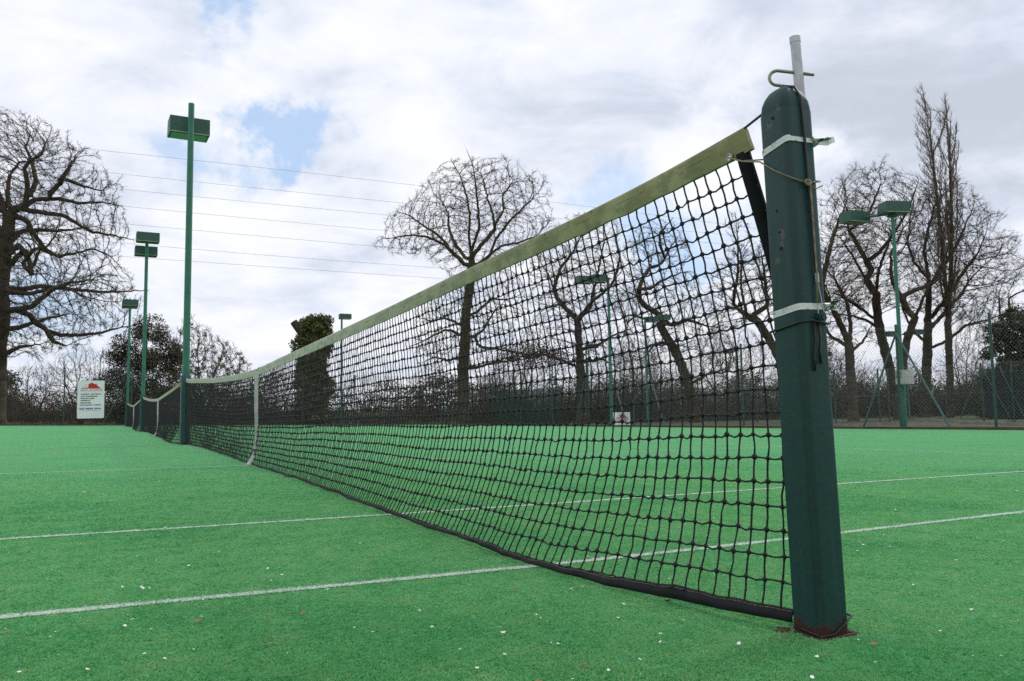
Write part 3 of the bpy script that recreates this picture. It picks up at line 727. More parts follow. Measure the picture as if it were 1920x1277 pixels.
# ------------------------------------------------------------------ chain-link fences
def chain_panel(A, B, zfun, h, pitch, r, m_, name='mesh_panel'):
    A = np.array(A, float); B = np.array(B, float); L = np.linalg.norm(B-A); d = (B-A)/L
    P0 = []; P1 = []
    z0_, z1_ = 0.03, h
    hh = z1_-z0_
    for k_ in np.arange(-hh, L, pitch*1.414):
        for sgn in (1, -1):
            a0, a1 = (k_, k_+hh)
            za, zb = (z0_, z1_) if sgn == 1 else (z1_, z0_)
            # clip to 0..L
            t0 = max(0, (0-a0)/hh); t1 = min(1, (L-a0)/hh)
            if t1 <= t0: continue
            P0.append((a0+t0*hh, za+(zb-za)*t0)); P1.append((a0+t1*hh, za+(zb-za)*t1))
    P0 = np.array(P0); P1 = np.array(P1)
    def w(Q):
        xy = A[None]+d[None]*Q[:, :1]; return np.stack([xy[:, 0], xy[:, 1], zfun(xy[:, 0], xy[:, 1])+Q[:, 1]], -1)
    n = len(P0); V, F = segs(w(P0), w(P1), np.full(n, r), np.full(n, r), 3)
    # line wires
    ts = np.linspace(0, L, int(L/2)+2); pl = []
    for z in (z0_, h*.5, z1_):
        Q = w(np.stack([ts, np.full_like(ts, z)], 1)); pl.append(segs(Q[:-1], Q[1:], np.full(len(Q)-1, r*1.2), np.full(len(Q)-1, r*1.2), 4))
    V, F = cat([(V, F)]+pl)
    return np_mesh(name, V, F, m_)
def fence(A, B, zfun, h, posts, braces, label, m_=None, pitch=.062, r=.0019, pr_=.03, group='green chain-link fences round the courts'):
    """posts: distances along; braces: (distance, dir)"""
    A = np.array(A, float); B = np.array(B, float); L = np.linalg.norm(B-A); d = (B-A)/L; nrm = np.array([-d[1], d[0]])
    parts = [chain_panel(A, B, zfun, h, pitch, r, m_ or M['fence_wire'])]
    for s_ in posts:
        xy = A+d*s_+nrm*.04; z = float(zfun(xy[0], xy[1])); b = MB(); b.tube([(xy[0], xy[1], z-.1), (xy[0], xy[1], z+h+.04)], pr_, 8)
        parts.append(b.build('fence_post', M['fence_green']))
    for s_, dr in braces:
        p = A+d*s_+nrm*.05; q = A+d*(s_+dr)+nrm*.05; z = float(zfun(p[0], p[1])); b = MB()
        b.tube([(p[0], p[1], z+h*.93), (q[0], q[1], z-.02)], .024, 8); parts.append(b.build('brace', M['fence_blue']))
    return seat('chain_link_fence', (A[0], A[1], float(zfun(A[0], A[1]))), label, 'fence', group, parts)
fence((15.8, 2.0), (15.8, 41.9), zg, 2.44, [2.0, 5.0, 7.9, 10.22, 12.7, 15.55, 18.4, 21.1, 24.1, 26.9, 29.8, 32.7, 35.6, 38.4], [(10.22, 1.1), (10.22, -1.3), (20.3, -1.0), (22.6, -1.1), (24.1, 1.0)], 'tall green chain-link fence with braces along the right side of the courts')
fence((-17.5, 42), (15.75, 42), zg, 2.62, [2.6, 5.4, 8.4, 11.6, 14.97, 17.78, 20.6, 23.3, 25.86, 28.58, 31.0], [(17.78, 1.25), (17.78, -1.25), (28.58, -1.2)], 'green chain-link fence across the far left end of the courts, behind the white sign')
def p2(u, D): q = at(u, 797, D); return (q[0], q[1])
fa, fb = p2(1090, 56), p2(2010, 33); Lb = math.dist(fa, fb)
def on_b(u):       # distance along the rear fence at picture column u
    d = ray(u, 797); A = np.array(fa); B = np.array(fb); dd = (B-A)/Lb
    Mx = np.array([[d[0], -dd[0]], [d[1], -dd[1]]]); t, s_ = np.linalg.solve(Mx, A-CAM[:2]); return float(s_)
fence(fa, fb, ter, 2.5, [on_b(u) for u in (1100, 1180, 1310, 1420, 1567, 1650, 1668, 1845, 1902)], [(on_b(1847), on_b(1898)-on_b(1847)), (on_b(1845), on_b(1797)-on_b(1845)), (on_b(1880), on_b(1925)-on_b(1880))], 'paler, lower chain-link fence further back around the next courts', M['fence_wire_pale'], pitch=.075, r=.0026, pr_=.04)
# windbreaks hung on the fences
b = MB(); y0_, y1_ = 28.3, 34.8
for i in range(8):
    ya, yb3 = y0_+(y1_-y0_)*i/8, y0_+(y1_-y0_)*(i+1)/8
    b.box((15.88+.01*(i % 2), (ya+yb3)/2, float(zg(15.8, ya))+.80), (.012, (yb3-ya)*.985, 1.55+.04*(i % 3)))
tag(b.build('windbreak', M['screen']), 'dark green windbreak cloth hung on the side fence, behind the net', 'windbreak')
A_, B_ = np.array(fa), np.array(fb); dB = (B_-A_)/Lb
s0, s1 = on_b(1850), on_b(2000); c_ = A_+dB*(s0+s1)/2+np.array([-dB[1], dB[0]])*-.10
b = MB(); rb = rotz(math.atan2(dB[1], dB[0]))
for i in range(4): 
    cc = A_+dB*(s0+(s1-s0)*(i+.5)/4)+np.array([-dB[1], dB[0]])*(.12+.01*(i % 2)); b.box((cc[0], cc[1], float(ter(*cc))+1.1), ((s1-s0)/4*.99, .012, 2.0+.05*(i % 2)), rb)
tag(b.build('windbreak', M['navy_screen']), 'near-black windbreak cloth on the rear fence below the dark conifer', 'windbreak')
# pale concrete edging of the next courts, beyond the fence
def edging(pts, name='path_kerb'):
    b = MB()
    for p, q in zip(pts[:-1], pts[1:]):
        p = np.array(p); q = np.array(q); c = (p+q)/2; L = np.linalg.norm((q-p)[:2]); b.box(c, (L, .12, .10), rotz(math.atan2(q[1]-p[1], q[0]-p[0])))
    return structure(b.build(name, M['concrete']))
edging([at(1500, 799, 31), at(1612, 796.5, 31), at(1690, 793.5, 31)])
edging([at(1722, 788, 30), at(1800, 791.5, 27), at(1880, 795, 25), at(1960, 797, 24)])

# ------------------------------------------------------------------ signs
def text_mesh(txt, x, z, size, mi, b, width=None, align='LEFT', bold=0.0):
    cu = bpy.data.curves.new('lettering', 'FONT'); cu.body = txt; cu.size = size; cu.align_x = align; cu.offset = bold; cu.resolution_u = 2
    o = bpy.data.objects.new('lettering', cu); COL.objects.link(o)
    dg = bpy.context.evaluated_depsgraph_get(); dg.update(); me = bpy.data.meshes.new_from_object(o.evaluated_get(dg))
    vs = [tuple(v.co) for v in me.vertices]
    fs = [tuple(p.vertices) for p in me.polygons]
    if vs:
        x0 = min(v[0] for v in vs); x1 = max(v[0] for v in vs); sx = (width/(x1-x0)) if width else 1
        b.add([((v[0]-x0)*sx+x, -.0035, v[1]+z) for v in vs], fs, mi)
    bpy.data.objects.remove(o); bpy.data.meshes.remove(me); bpy.data.curves.remove(cu)
def rrect(w, h_, r):
    return [(cx*(w/2-r)+r*math.cos(math.radians(a0+90*i/5))+w/2, cz*(h_/2-r)+r*math.sin(math.radians(a0+90*i/5))+h_/2) for cx, cz, a0 in ((1, 1, 0), (-1, 1, 90), (-1, -1, 180), (1, -1, 270)) for i in range(6)]
def roofing_sign(w, h_, full=True):
    """sign in its own x (right), z (up) plane facing -y, origin at bottom left"""
    parts = []
    b = MB(); b.prism(rrect(w, h_, .05*w), 0, .012); board = b.build('board', M['board']); parts.append(board)
    sx = w/395.; top = h_
    def X(u): return (u-185)*sx
    def Z(v): return top-(v-185)*sx
    b = MB()
    b.prism([(X(235), Z(314)), (X(262), Z(299)), (X(343), Z(297)), (X(343), Z(242)), (X(395), Z(216)), (X(447), Z(246)), (X(447), Z(236)), (X(468), Z(236)), (X(468), Z(262)), (X(532), Z(314))], -.003, -.0005, 0)
    for k_ in range(3):
        b.prism([(X(275+8*k_), Z(280-9*k_)), (X(300), Z(270-8*k_)), (X(332-6*k_), Z(274-9*k_)), (X(304), Z(266-9*k_))], -.0028, -.0005, 1)
    b.build('house_logo', [M['red'], M['ltblue']], board)
    b = MB()
    text_mesh('AQUA', X(228), Z(345), .040*w/.62, 0, b, X(337)-X(228), bold=.0016*w); text_mesh('ROOFING', X(362), Z(345), .040*w/.62, 1, b, X(548)-X(362), bold=.0016*w)
    b.box(((X(228)+X(546))/2, -.002, Z(356)), (X(546)-X(228), .003, .005*w), None, 1)
    lines = [('ROOFING & GUTTERING', 412, 232, 528), ('LOFT CONVERSIONS', 447, 232, 482), ('BUILDING WORK', 481, 230, 442), ('CARPENTRY', 516, 226, 380), ('DECORATING', 553, 224, 390), ('UPVC FASCIAS & SOFFITS', 589, 222, 532)]
    for t_, v, u0, u1 in (lines if full else lines[:1]):
        b.box((X(u0-2), -.002, Z(v-9)), (.010*w/.62, .003, .006*w/.62), None, 2)
        text_mesh(t_, X(u0+6), Z(v), .036*w/.62, 2, b, X(u1)-X(u0+6), bold=.0034*w)
    if full:
        text_mesh('020 8868 3554', X(217), Z(652), .056*w/.62, 3, b, X(533)-X(217), bold=.0042*w)
        text_mesh('www.aquaroofing.co.uk', X(232), Z(678), .030*w/.62, 3, b, X(520)-X(232))
    b.build('lettering', [M['navy'], M['red'], M['ink'], M['navy']], board)
    return parts
sA, sB, sC = on_y(144, 785, 41.85), on_y(195, 785, 41.85), on_y(146, 714, 41.85)
w_ = float(sB[0]-sA[0]); h_ = float(sC[2]-sA[2])
sign = empty('advertising_sign', (sA[0], 41.85, sA[2]), 'large white roofing sign with red house and blue phone number on the far fence', 'sign', 'white roofing signs')
for p in roofing_sign(w_, h_): p.parent = sign
sign.rotation_euler = (0, -.012, 0)
q = on_x(1150, 799, 15.7)
sg2 = empty('advertising_sign', (15.7, q[1], q[2]-.06), 'small white roofing sign with red house, standing at the court edge, seen through the net', 'sign', 'white roofing signs')
for p in roofing_sign(.66, .56, False): p.parent = sg2
sg2.rotation_euler = (0, 0, -PI/2*.62)
for (u, v, ch, lab) in ((979, 707, '3', 'small dark court number plate reading 3, on the side fence'), (1037, 714, '8', 'small dark court number plate reading 8, right of the plate reading 3')):
    c = on_x(u, v, 15.74); b = MB(); b.prism(rrect(.34, .40, .03), 0, .012)
    e = empty('court_number_plate', (c[0], c[1]+.17, c[2]-.2), lab, 'number plate', 'court number plates')
    pl = b.build('plate', M['screen'], e); b = MB(); text_mesh(ch, .10, .08, .32, 0, b, .14, bold=.008); b.build('number', M['board'], pl)
    e.rotation_euler = (0, 0, -PI/2)

# ------------------------------------------------------------------ bare trees: space colonisation round traced limbs
def resample(pts, step):
    pts = np.array(pts, float); d = np.r_[0, np.cumsum(np.linalg.norm(np.diff(pts, axis=0), axis=1))]
    n = max(2, int(d[-1]/step)+1); t = np.linspace(0, d[-1], n)
    return np.stack([np.interp(t, d, pts[:, i]) for i in range(3)], 1)
def grow(limbs, attr, step, di, dk, rng, wig=.25, up=(0, 0, 0), iters=200, maxn=12000, rad_c=None, radial=.0, persist=.6):
    pos = []; par = []; lt = []
    for li, L in enumerate(limbs):
        R_ = resample(L, step*.8)
        k_ = len(R_); R_[1:] += rng.normal(0, step*.07, (k_-1, 3))
        if not pos: pos.append(R_[0]); par.append(-1); lt.append(-1.); last = 0
        else:
            A = np.array(pos); last = int(np.argmin(((A-R_[0])**2).sum(1)))
        for pi, p in enumerate(R_[1:]): pos.append(p); par.append(last); last = len(pos)-1; lt.append(-1. if li == 0 else (pi+1)/len(R_))
    Pn = np.zeros((maxn+4000, 3)); n = len(pos); Pn[:n] = pos; par = list(par); kid = np.zeros(maxn+4000, int)
    near = np.full(len(attr), -1); dirs = np.zeros((maxn+4000, 3)); _p = np.array(par); _q = np.arange(1, n); dirs[1:n] = Pn[_q]-Pn[_p[1:]]; dirs[:n] /= np.linalg.norm(dirs[:n], axis=1)[:, None]+1e-9; nd = np.full(len(attr), 1e9); alive = np.ones(len(attr), bool)
    def upd(i0, i1):
        for c in range(i0, i1, 400):
            Q = Pn[c:min(c+400, i1)]; ai = np.where(alive)[0]
            d = np.sqrt(((attr[ai][:, None]-Q[None])**2).sum(-1)); j = d.argmin(1); dm = d[np.arange(len(ai)), j]
            b_ = dm < nd[ai]; nd[ai[b_]] = dm[b_]; near[ai[b_]] = j[b_]+c
    upd(0, n); alive &= nd > dk
    up = np.array(up, float)
    for it in range(iters):
        act = np.where(alive & (nd < di))[0]
        if len(act) == 0: break
        D = attr[act]-Pn[near[act]]; D /= np.linalg.norm(D, axis=1)[:, None]+1e-9
        u, inv = np.unique(near[act], return_inverse=True)
        acc = np.zeros((len(u), 3)); np.add.at(acc, inv, D)
        ln = np.linalg.norm(acc, axis=1); acc /= ln[:, None]+1e-9
        acc += rng.normal(0, wig, acc.shape)+up+persist*dirs[u]
        if rad_c is not None:
            o_ = Pn[u]-rad_c; acc += radial*o_/(np.linalg.norm(o_, axis=1)[:, None]+1e-9)
        acc /= np.linalg.norm(acc, axis=1)[:, None]+1e-9
        ok = (kid[u] < 3) & (((acc*dirs[u]).sum(1) > .45) | (dirs[u]**2).sum(1).__lt__(.5)); u = u[ok]; acc = acc[ok]
        if len(u) == 0 or n+len(u) > maxn: break
        Pn[n:n+len(u)] = Pn[u]+acc*step; dirs[n:n+len(u)] = acc; par += u.tolist(); kid[u] += 1
        n0 = n; n += len(u); upd(n0, n); alive &= nd > dk
    grow.lt = np.r_[np.array(lt), np.full(n-len(lt), -1.)]
    return Pn[:n].copy(), np.array(par[:n])
def tree_mesh(Pn, par, Rt, r0, rng, root, twigs=3, tl=.55, tr=.006, trunk_cut=.045, bark='bark', twig='twig', crown_name='crown', flare=1.35, base_z=None, tw_up=.15, sub=2, droop=0, minr=None):
    n = len(Pn); cnt = np.zeros(n); has = np.zeros(n, int)
    for i in range(1, n): has[par[i]] += 1
    cnt[has == 0] = 1
    for i in range(n-1, 0, -1): cnt[par[i]] += cnt[i]
    e = math.log(max(cnt[0], 2))/math.log(Rt/r0); R = r0*cnt**(1/e)
    if minr is not None: R = np.maximum(R, np.minimum(minr, np.r_[R[0], R[par[1:]]*1.0 if False else np.full(n-1, 9.)]))
    # slow the taper along unbranched stretches
    T = np.zeros((n, 3)); 
    d = Pn[1:]-Pn[par[1:]]; ln = np.linalg.norm(d, axis=1)[:, None]+1e-9; T[1:] = d/ln
    main = np.full(n, -1); best = np.zeros(n)
    for i in range(1, n):
        if cnt[i] > best[par[i]]: best[par[i]] = cnt[i]; main[par[i]] = i
    Tn = T.copy(); mk = main >= 0; Tn[mk] += T[main[mk]]; Tn /= np.linalg.norm(Tn, axis=1)[:, None]+1e-9; Tn[0] = T[main[0]]
    i = np.arange(1, n); p = par[1:]
    ismain = main[p] == i
    Ra = np.where(ismain, R[p], np.minimum(R[i]*1.25, R[p])); Rb = R[i]
    Ta = np.where(ismain[:, None], Tn[p], T[i]); Tb = Tn[i]
    A = Pn[p]; B = Pn[i]
    if flare > 1:
        h0 = A[:, 2]-Pn[0][2]; h1 = B[:, 2]-Pn[0][2]; big = Rb > Rt*.5
        Ra = np.where(big, Ra*(1+(flare-1)*np.exp(-h0/.8)), Ra); Rb = np.where(big, Rb*(1+(flare-1)*np.exp(-h1/.8)), Rb)
    thick = Rb > trunk_cut
    P_ = []
    if thick.any():
        Vt, Ft = segs(A[thick], B[thick], Ra[thick], Rb[thick], 9, Ta[thick], Tb[thick])
        np_mesh('trunk', Vt, Ft, M[bark], root, smooth_=True)
    th = ~thick
    P_.append(segs(A[th], B[th], Ra[th], Rb[th], 4, Ta[th], Tb[th]))
    # twigs on thin nodes
    src = np.where((R < max(.022, r0*2.2)))[0]; src = src[src > 0]
    if twigs and len(src):
        k_ = rng.poisson(twigs, len(src)); s_ = np.repeat(src, k_)
        dirs = Tn[s_]+rng.normal(0, .48, (len(s_), 3))+np.array([0, 0, tw_up]); dirs /= np.linalg.norm(dirs, axis=1)[:, None]
        L = tl*rng.uniform(.35, 1.0, len(s_)); a = Pn[s_]; rr = np.full(len(s_), tr)
        for q in range(sub):
            b_ = a+dirs*(L/sub)[:, None]; r1 = rr*(.72 if q < sub-1 else .45)
            P_.append(segs(a, b_, rr, r1, 3)); 
            if q == 0:
                d2 = dirs+rng.normal(0, .7, dirs.shape); d2 /= np.linalg.norm(d2, axis=1)[:, None]
                P_.append(segs(b_, b_+d2*(L*.45)[:, None], r1*.9, r1*.5, 3))
            a = b_; rr = r1; dirs = dirs+rng.normal(0, .22, dirs.shape)+np.array([0, 0, tw_up*.6-droop]); dirs /= np.linalg.norm(dirs, axis=1)[:, None]
    Vc, Fc = cat(P_)
    return np_mesh(crown_name, Vc, Fc, M[twig], root)
def inpoly(u, v, poly):
    x, y = np.array(poly).T; r = np.zeros(len(u), bool); j = len(x)-1
    for i in range(len(x)):
        c = ((y[i] > v) != (y[j] > v)) & (u < (x[j]-x[i])*(v-y[i])/(y[j]-y[i]+1e-9)+x[i]); r ^= c; j = i
    return r
def crown_points(poly, D, n, rng, depth=.8, shell=.0, umid=None):
    px = np.array(poly, float); lo_ = px.min(0); hi_ = px.max(0); out = []
    vv = np.linspace(lo_[1], hi_[1], 60); uu = np.linspace(lo_[0], hi_[0], 200)
    ext = []
    for v in vv:
        k_ = inpoly(uu, np.full(200, v), poly); ext.append((uu[k_].min(), uu[k_].max()) if k_.any() else (np.nan, np.nan))
    ext = np.array(ext); g = ~np.isnan(ext[:, 0])
    tot = 0
    while tot < n:
        u = rng.uniform(lo_[0], hi_[0], 4*n); v = rng.uniform(lo_[1], hi_[1], 4*n); k_ = inpoly(u, v, poly); u, v = u[k_], v[k_]
        a = np.interp(v, vv[g], ext[g, 0]); b_ = np.interp(v, vv[g], ext[g, 1]); c = (a+b_)/2; w = (b_-a)/2+1e-6
        q = np.clip(1-((u-c)/w)**2, 0, 1); keep = rng.uniform(0, 1, len(u)) < np.sqrt(q)*.8+.2; u, v, w, q = u[keep], v[keep], w[keep], q[keep]
        hgt = (hi_[1]-lo_[1])/2
        dw = np.minimum(w, hgt*1.3)*np.sqrt(q)*depth+6
        off = rng.uniform(-1, 1, len(u))*dw*D/FPX
        P_ = np.array([CAM+(FW+RT*(a_-W/2)/FPX-UP*(b2-H/2)/FPX)*(D+o_) for a_, b2, o_ in zip(u, v, off)])
        out.append(P_); tot += len(P_)
    return np.concatenate(out)[:n]
def px_limb(pts, D, off=0.0, off0=0.0):
    L = []
    for i, (u, v) in enumerate(pts):
        t = i/(len(pts)-1) if len(pts) > 1 else 0
        L.append(at(u, v, D)+FH*(off0+(off-off0)*t))
    return np.array(L)
def foliage(clumps, n, size, m_, root, name='foliage', rng=RNG, shell=.55, flat=0.0):
    """leaf-sized faces through the volume of ellipsoidal clumps [(centre, radii)]"""
    vol = np.array([r[0]*r[1]*r[2] for c, r in clumps])**.75; k_ = rng.choice(len(clumps), n, p=vol/vol.sum())
    C_ = np.array([c for c, r in clumps], float)[k_]; Rr = np.array([r for c, r in clumps], float)[k_]
    d = rng.normal(0, 1, (n, 3)); d /= np.linalg.norm(d, axis=1)[:, None]
    P_ = C_+d*Rr*(shell+(1-shell)*rng.uniform(0, 1, n)**.6)[:, None]*rng.uniform(.88, 1.14, n)[:, None]
    nn = d+rng.normal(0, .8, (n, 3)); nn /= np.linalg.norm(nn, axis=1)[:, None]
    a = np.cross(nn, rng.normal(0, 1, (n, 3))); a /= np.linalg.norm(a, axis=1)[:, None]; b_ = np.cross(nn, a)
    s_ = size*rng.uniform(.55, 1.3, n)[:, None]
    V = np.stack([P_-a*s_*.5, P_+b_*s_*.38+nn*s_*.10, P_+a*s_*.6, P_-b_*s_*.38+nn*s_*.10], 1).reshape(-1, 3)
    F = np.arange(4*n).reshape(-1, 4)
    return np_mesh(name, V, F, m_, root)
OAK = 'bare oaks round the courts'
def jag(poly, amp, rng):
    P_ = np.array(poly, float); c = P_.mean(0); out = []
    for a, b_ in zip(P_, np.roll(P_, -1, 0)):
        k_ = max(1, int(np.linalg.norm(b_-a)/22))
        for q in range(k_):
            p = a+(b_-a)*q/k_; d = c-p; d /= np.linalg.norm(d)+1e-9; out.append(p+d*amp*max(-.25, rng.normal(.25, .55)))
    return out
def oak(label, D, base, trunk, limbs, poly, Rt, n=2600, step=None, seed=1, wig=.14, depth=.8, offs=None, twigs=3.0, bark='bark', cat_='tree', name='oak_tree', up=(0, 0, .05), tl=None, group=OAK, crown_extra=None, jagged=26, limb_r=.085, twig='twig', r0=.0094, tr=.0070, twup=.15):
    rng = np.random.default_rng(seed); mpp = D/FPX; step = step or 7.5*mpp; tl = tl or 13*mpp
    b_ = at(*base, D); gz = float(ter(b_[0], b_[1]))
    T_ = px_limb(trunk, D); T_[0][2] = gz-.1
    LL = [T_]
    for i, L in enumerate(limbs):
        o = (offs[i] if offs and i < len(offs) else rng.uniform(-1, 1)*.55*np.linalg.norm(px_limb(L, D)[-1]-px_limb(L, D)[0]))
        LL.append(px_limb(L, D, o))
    A = crown_points(jag(poly, jagged, rng), D, n, rng, depth); hs = A[rng.choice(len(A), 70)]; hr = rng.uniform(.25, .8, 70)*(D/50)*(0 if name == 'poplar_tree' else 1)
    for hc_, h_r in zip(hs, hr): A = A[((A-hc_)**2).sum(1) > h_r**2]
    Pn, par = grow(LL, A, step, step*10, step*1.6, rng, wig, up, 260, 30000, T_[int(len(T_)*.6)], .22 if name != 'poplar_tree' else 0)
    root = empty(name, (b_[0], b_[1], gz), label, cat_, group)
    Pn = Pn-np.array(root.location)
    cr = tree_mesh(Pn, par, Rt, r0, rng, root, twigs, tl or 17*mpp, tr, bark=bark, twig=twig, tw_up=twup, minr=np.where(grow.lt >= 0, limb_r*(1-grow.lt)**.8+.012, 0))
    return root, Pn+np.array(root.location)

# left oak, its trunk just at the edge of the picture
t1 = [[(25, 396), (60, 372), (100, 366), (132, 373), (165, 368), (200, 372)], [(22, 404), (48, 412), (62, 440), (80, 466), (102, 478), (132, 473), (165, 463), (185, 470)],
      [(18, 455), (34, 432), (60, 428), (88, 428), (120, 425), (150, 418)], [(10, 480), (40, 462), (60, 480), (74, 520), (60, 500), (85, 474), (108, 475)],
      [(16, 500), (42, 470), (58, 500), (70, 466), (95, 477), (110, 476)],
      [(2, 540), (30, 540), (55, 530), (100, 533), (150, 536), (190, 532), (225, 526)], [(2, 542), (25, 548), (60, 552), (90, 545), (130, 540), (160, 556)],
      [(2, 592), (25, 585), (55, 583), (85, 580), (110, 566), (140, 552), (175, 543), (215, 542), (255, 530)], [(52, 586), (58, 602), (76, 618), (95, 625), (125, 624), (160, 618), (195, 606), (215, 602)],
      [(90, 624), (96, 640), (120, 648)], [(0, 668), (25, 660), (50, 652), (95, 648)], [(2, 618), (30, 614), (56, 604), (90, 592), (120, 586)],
      [(18, 392), (5, 360), (0, 320), (12, 290), (35, 284)], [(48, 378), (56, 350), (55, 320), (70, 308), (95, 300), (110, 275)], [(58, 370), (60, 335), (45, 300), (24, 262), (25, 230)],
      [(90, 366), (108, 344), (115, 332), (150, 345), (180, 352)], [(110, 342), (130, 325), (150, 300)], [(12, 400), (-40, 350), (-90, 310), (-140, 300)], [(5, 430), (-60, 420), (-140, 430), (-210, 420)],
      [(8, 390), (-10, 330), (-40, 270), (-60, 230)], [(0, 560), (-70, 540), (-150, 550), (-220, 540)], [(24, 388), (60, 395), (110, 400), (160, 430), (205, 436), (232, 442)]]
oak('big gnarled oak at the left edge, long level limbs', 42, (-14, 800), [(-14, 805), (-10, 720), (-8, 650), (-2, 600), (0, 540), (6, 480), (16, 420), (20, 392)], t1,
    [(-260, 420), (-200, 280), (-100, 215), (0, 200), (60, 208), (130, 238), (150, 265), (182, 280), (186, 305), (212, 330), (236, 352), (230, 385), (242, 405), (236, 440), (248, 470), (258, 500), (246, 520), (270, 530), (262, 560), (235, 590), (215, 620), (150, 650), (70, 680), (0, 690), (-120, 640), (-260, 560)], .52, 14000, seed=21, wig=.16, depth=.6, twigs=3.2, limb_r=.135)
# central oak
t2 = [[(873, 500), (866, 490), (852, 478), (835, 462), (805, 449), (772, 445), (740, 452)], [(876, 488), (860, 465), (846, 440), (838, 415), (835, 385), (820, 352)], [(884, 478), (879, 440), (882, 405), (875, 370), (866, 340), (852, 315)],
      [(890, 475), (910, 448), (927, 426), (924, 396), (915, 370), (905, 326)], [(926, 425), (945, 390), (941, 362), (962, 328)], [(892, 500), (922, 475), (942, 462), (975, 457), (1006, 445), (1030, 420)], [(895, 497), (918, 482), (930, 450), (950, 422), (985, 388), (1008, 366)],
      [(845, 466), (820, 440), (795, 425), (770, 408), (748, 400)], [(884, 470), (900, 430), (896, 380), (890, 330), (880, 305)],
      [(884, 592), (905, 575), (922, 562), (955, 562), (976, 552)], [(886, 635), (908, 618), (928, 585), (945, 570)], [(868, 612), (852, 604), (835, 598), (810, 604), (788, 598)], [(866, 630), (850, 622), (835, 620), (812, 632), (790, 645), (772, 652)],
      [(890, 642), (906, 652), (932, 655), (968, 664), (995, 670)], [(868, 668), (840, 676), (812, 668), (785, 680)], [(888, 690), (920, 682), (960, 676), (1000, 672)]]
oak('tall bare oak with a round crown, rising behind the middle of the nearest net', 52, (872, 800), [(872, 806), (868, 740), (868, 690), (872, 640), (873, 590), (880, 540), (884, 505), (884, 480)], t2,
    [(690, 462), (700, 428), (742, 402), (736, 378), (785, 352), (798, 325), (828, 302), (870, 296), (905, 289), (960, 291), (998, 304), (1010, 325), (1032, 345), (1056, 385), (1050, 420), (1010, 470), (960, 500), (1000, 540), (985, 600), (1010, 680), (960, 700), (890, 690), (850, 690), (770, 690), (765, 640), (760, 590), (790, 560), (840, 540), (800, 500), (740, 480)], .36, 13000, seed=8, wig=.10, bark='bark_moss', twigs=3.0)
# oaks seen through the net
t3 = [[(1083, 600), (1062, 578), (1046, 556), (1038, 530), (1030, 505), (1018, 488)], [(1083, 602), (1098, 580), (1112, 565), (1135, 548), (1150, 530), (1162, 512)], [(1098, 590), (1108, 575), (1110, 560)], [(1040, 535), (1050, 505), (1075, 470), (1090, 440)],
      [(1092, 655), (1125, 645), (1150, 628), (1190, 612)], [(1088, 690), (1060, 680), (1020, 668), (975, 668), (935, 656)], [(1150, 530), (1160, 490), (1150, 450)], [(1110, 560), (1120, 510), (1130, 460), (1125, 430)], [(1090, 680), (1130, 672), (1170, 690)]]
r3, _ = oak('forked bare oak behind the net, holding withered rusty leaves on its low left limb', 50, (1092, 800), [(1092, 806), (1090, 730), (1087, 670), (1083, 600)], t3,
    [(970, 690), (985, 600), (985, 510), (1010, 440), (1060, 400), (1110, 405), (1160, 420), (1190, 500), (1200, 600), (1190, 690), (1090, 660)], .26, 9000, seed=31)
foliage([(at(1075+20*math.sin(i*2.1)-i*9, 668+9*math.cos(i*1.7), 50)-np.array(r3.location), (1.7, 1.7, .8)) for i in range(14)], 2600, .11, M['rust_leaf'], r3, shell=.1)
t4 = [[(1237, 605), (1240, 590), (1215, 572), (1195, 548), (1180, 540), (1165, 525)], [(1196, 548), (1206, 520), (1222, 500), (1226, 480), (1210, 455)], [(1262, 650), (1240, 642), (1222, 648), (1208, 668)], [(1240, 590), (1220, 600), (1195, 592), (1178, 602), (1172, 588)],
      [(1228, 500), (1245, 490), (1255, 470), (1275, 440)], [(1215, 545), (1235, 530), (1255, 520), (1290, 510)], [(1238, 595), (1260, 610), (1290, 600), (1330, 612)], [(1295, 720), (1330, 700), (1370, 690)], [(1240, 470), (1235, 440), (1260, 410)]]
oak('crooked arching oak behind the net, right of the forked oak', 48, (1302, 800), [(1305, 806), (1295, 735), (1280, 690), (1262, 650), (1242, 620), (1237, 605)], t4,
    [(1150, 690), (1150, 560), (1160, 470), (1190, 410), (1250, 400), (1290, 430), (1300, 500), (1350, 560), (1390, 640), (1390, 700), (1300, 680)], .29, 9000, seed=41, wig=.2)
t5 = [[(1420, 602), (1398, 588), (1382, 568), (1374, 552)], [(1410, 590), (1425, 582), (1436, 574), (1438, 560)], [(1376, 552), (1380, 520), (1378, 470), (1372, 430)], [(1438, 560), (1430, 520), (1420, 480)], [(1400, 590), (1395, 540), (1400, 470)]]
oak('pollarded oak with upright shoots, close left of the near net post', 46, (1505, 800), [(1505, 806), (1490, 720), (1462, 672), (1440, 632), (1420, 602)], t5,
    [(1325, 640), (1330, 520), (1350, 430), (1372, 400), (1410, 420), (1450, 450), (1490, 420), (1520, 500), (1510, 640), (1440, 600)], .24, 8000, seed=51, up=(0, 0, .3), twup=.5)
t6a = [[(1592, 645), (1575, 610), (1556, 575), (1545, 545)], [(1594, 640), (1600, 600), (1596, 560), (1580, 520), (1560, 490)], [(1592, 650), (1560, 630), (1545, 600), (1530, 560)], [(1594, 660), (1620, 640), (1640, 610)], [(1556, 575), (1540, 540), (1545, 500), (1560, 440), (1575, 400)]]
oak('leaning bare oak nearest the right side of the net post', 44, (1600, 800), [(1602, 806), (1598, 740), (1594, 690), (1592, 645)], t6a,
    [(1480, 640), (1500, 480), (1535, 350), (1580, 330), (1640, 350), (1650, 450), (1640, 560), (1650, 660), (1600, 620), (1540, 690)], .24, 11000, seed=61, twigs=3.0, tl=.56)
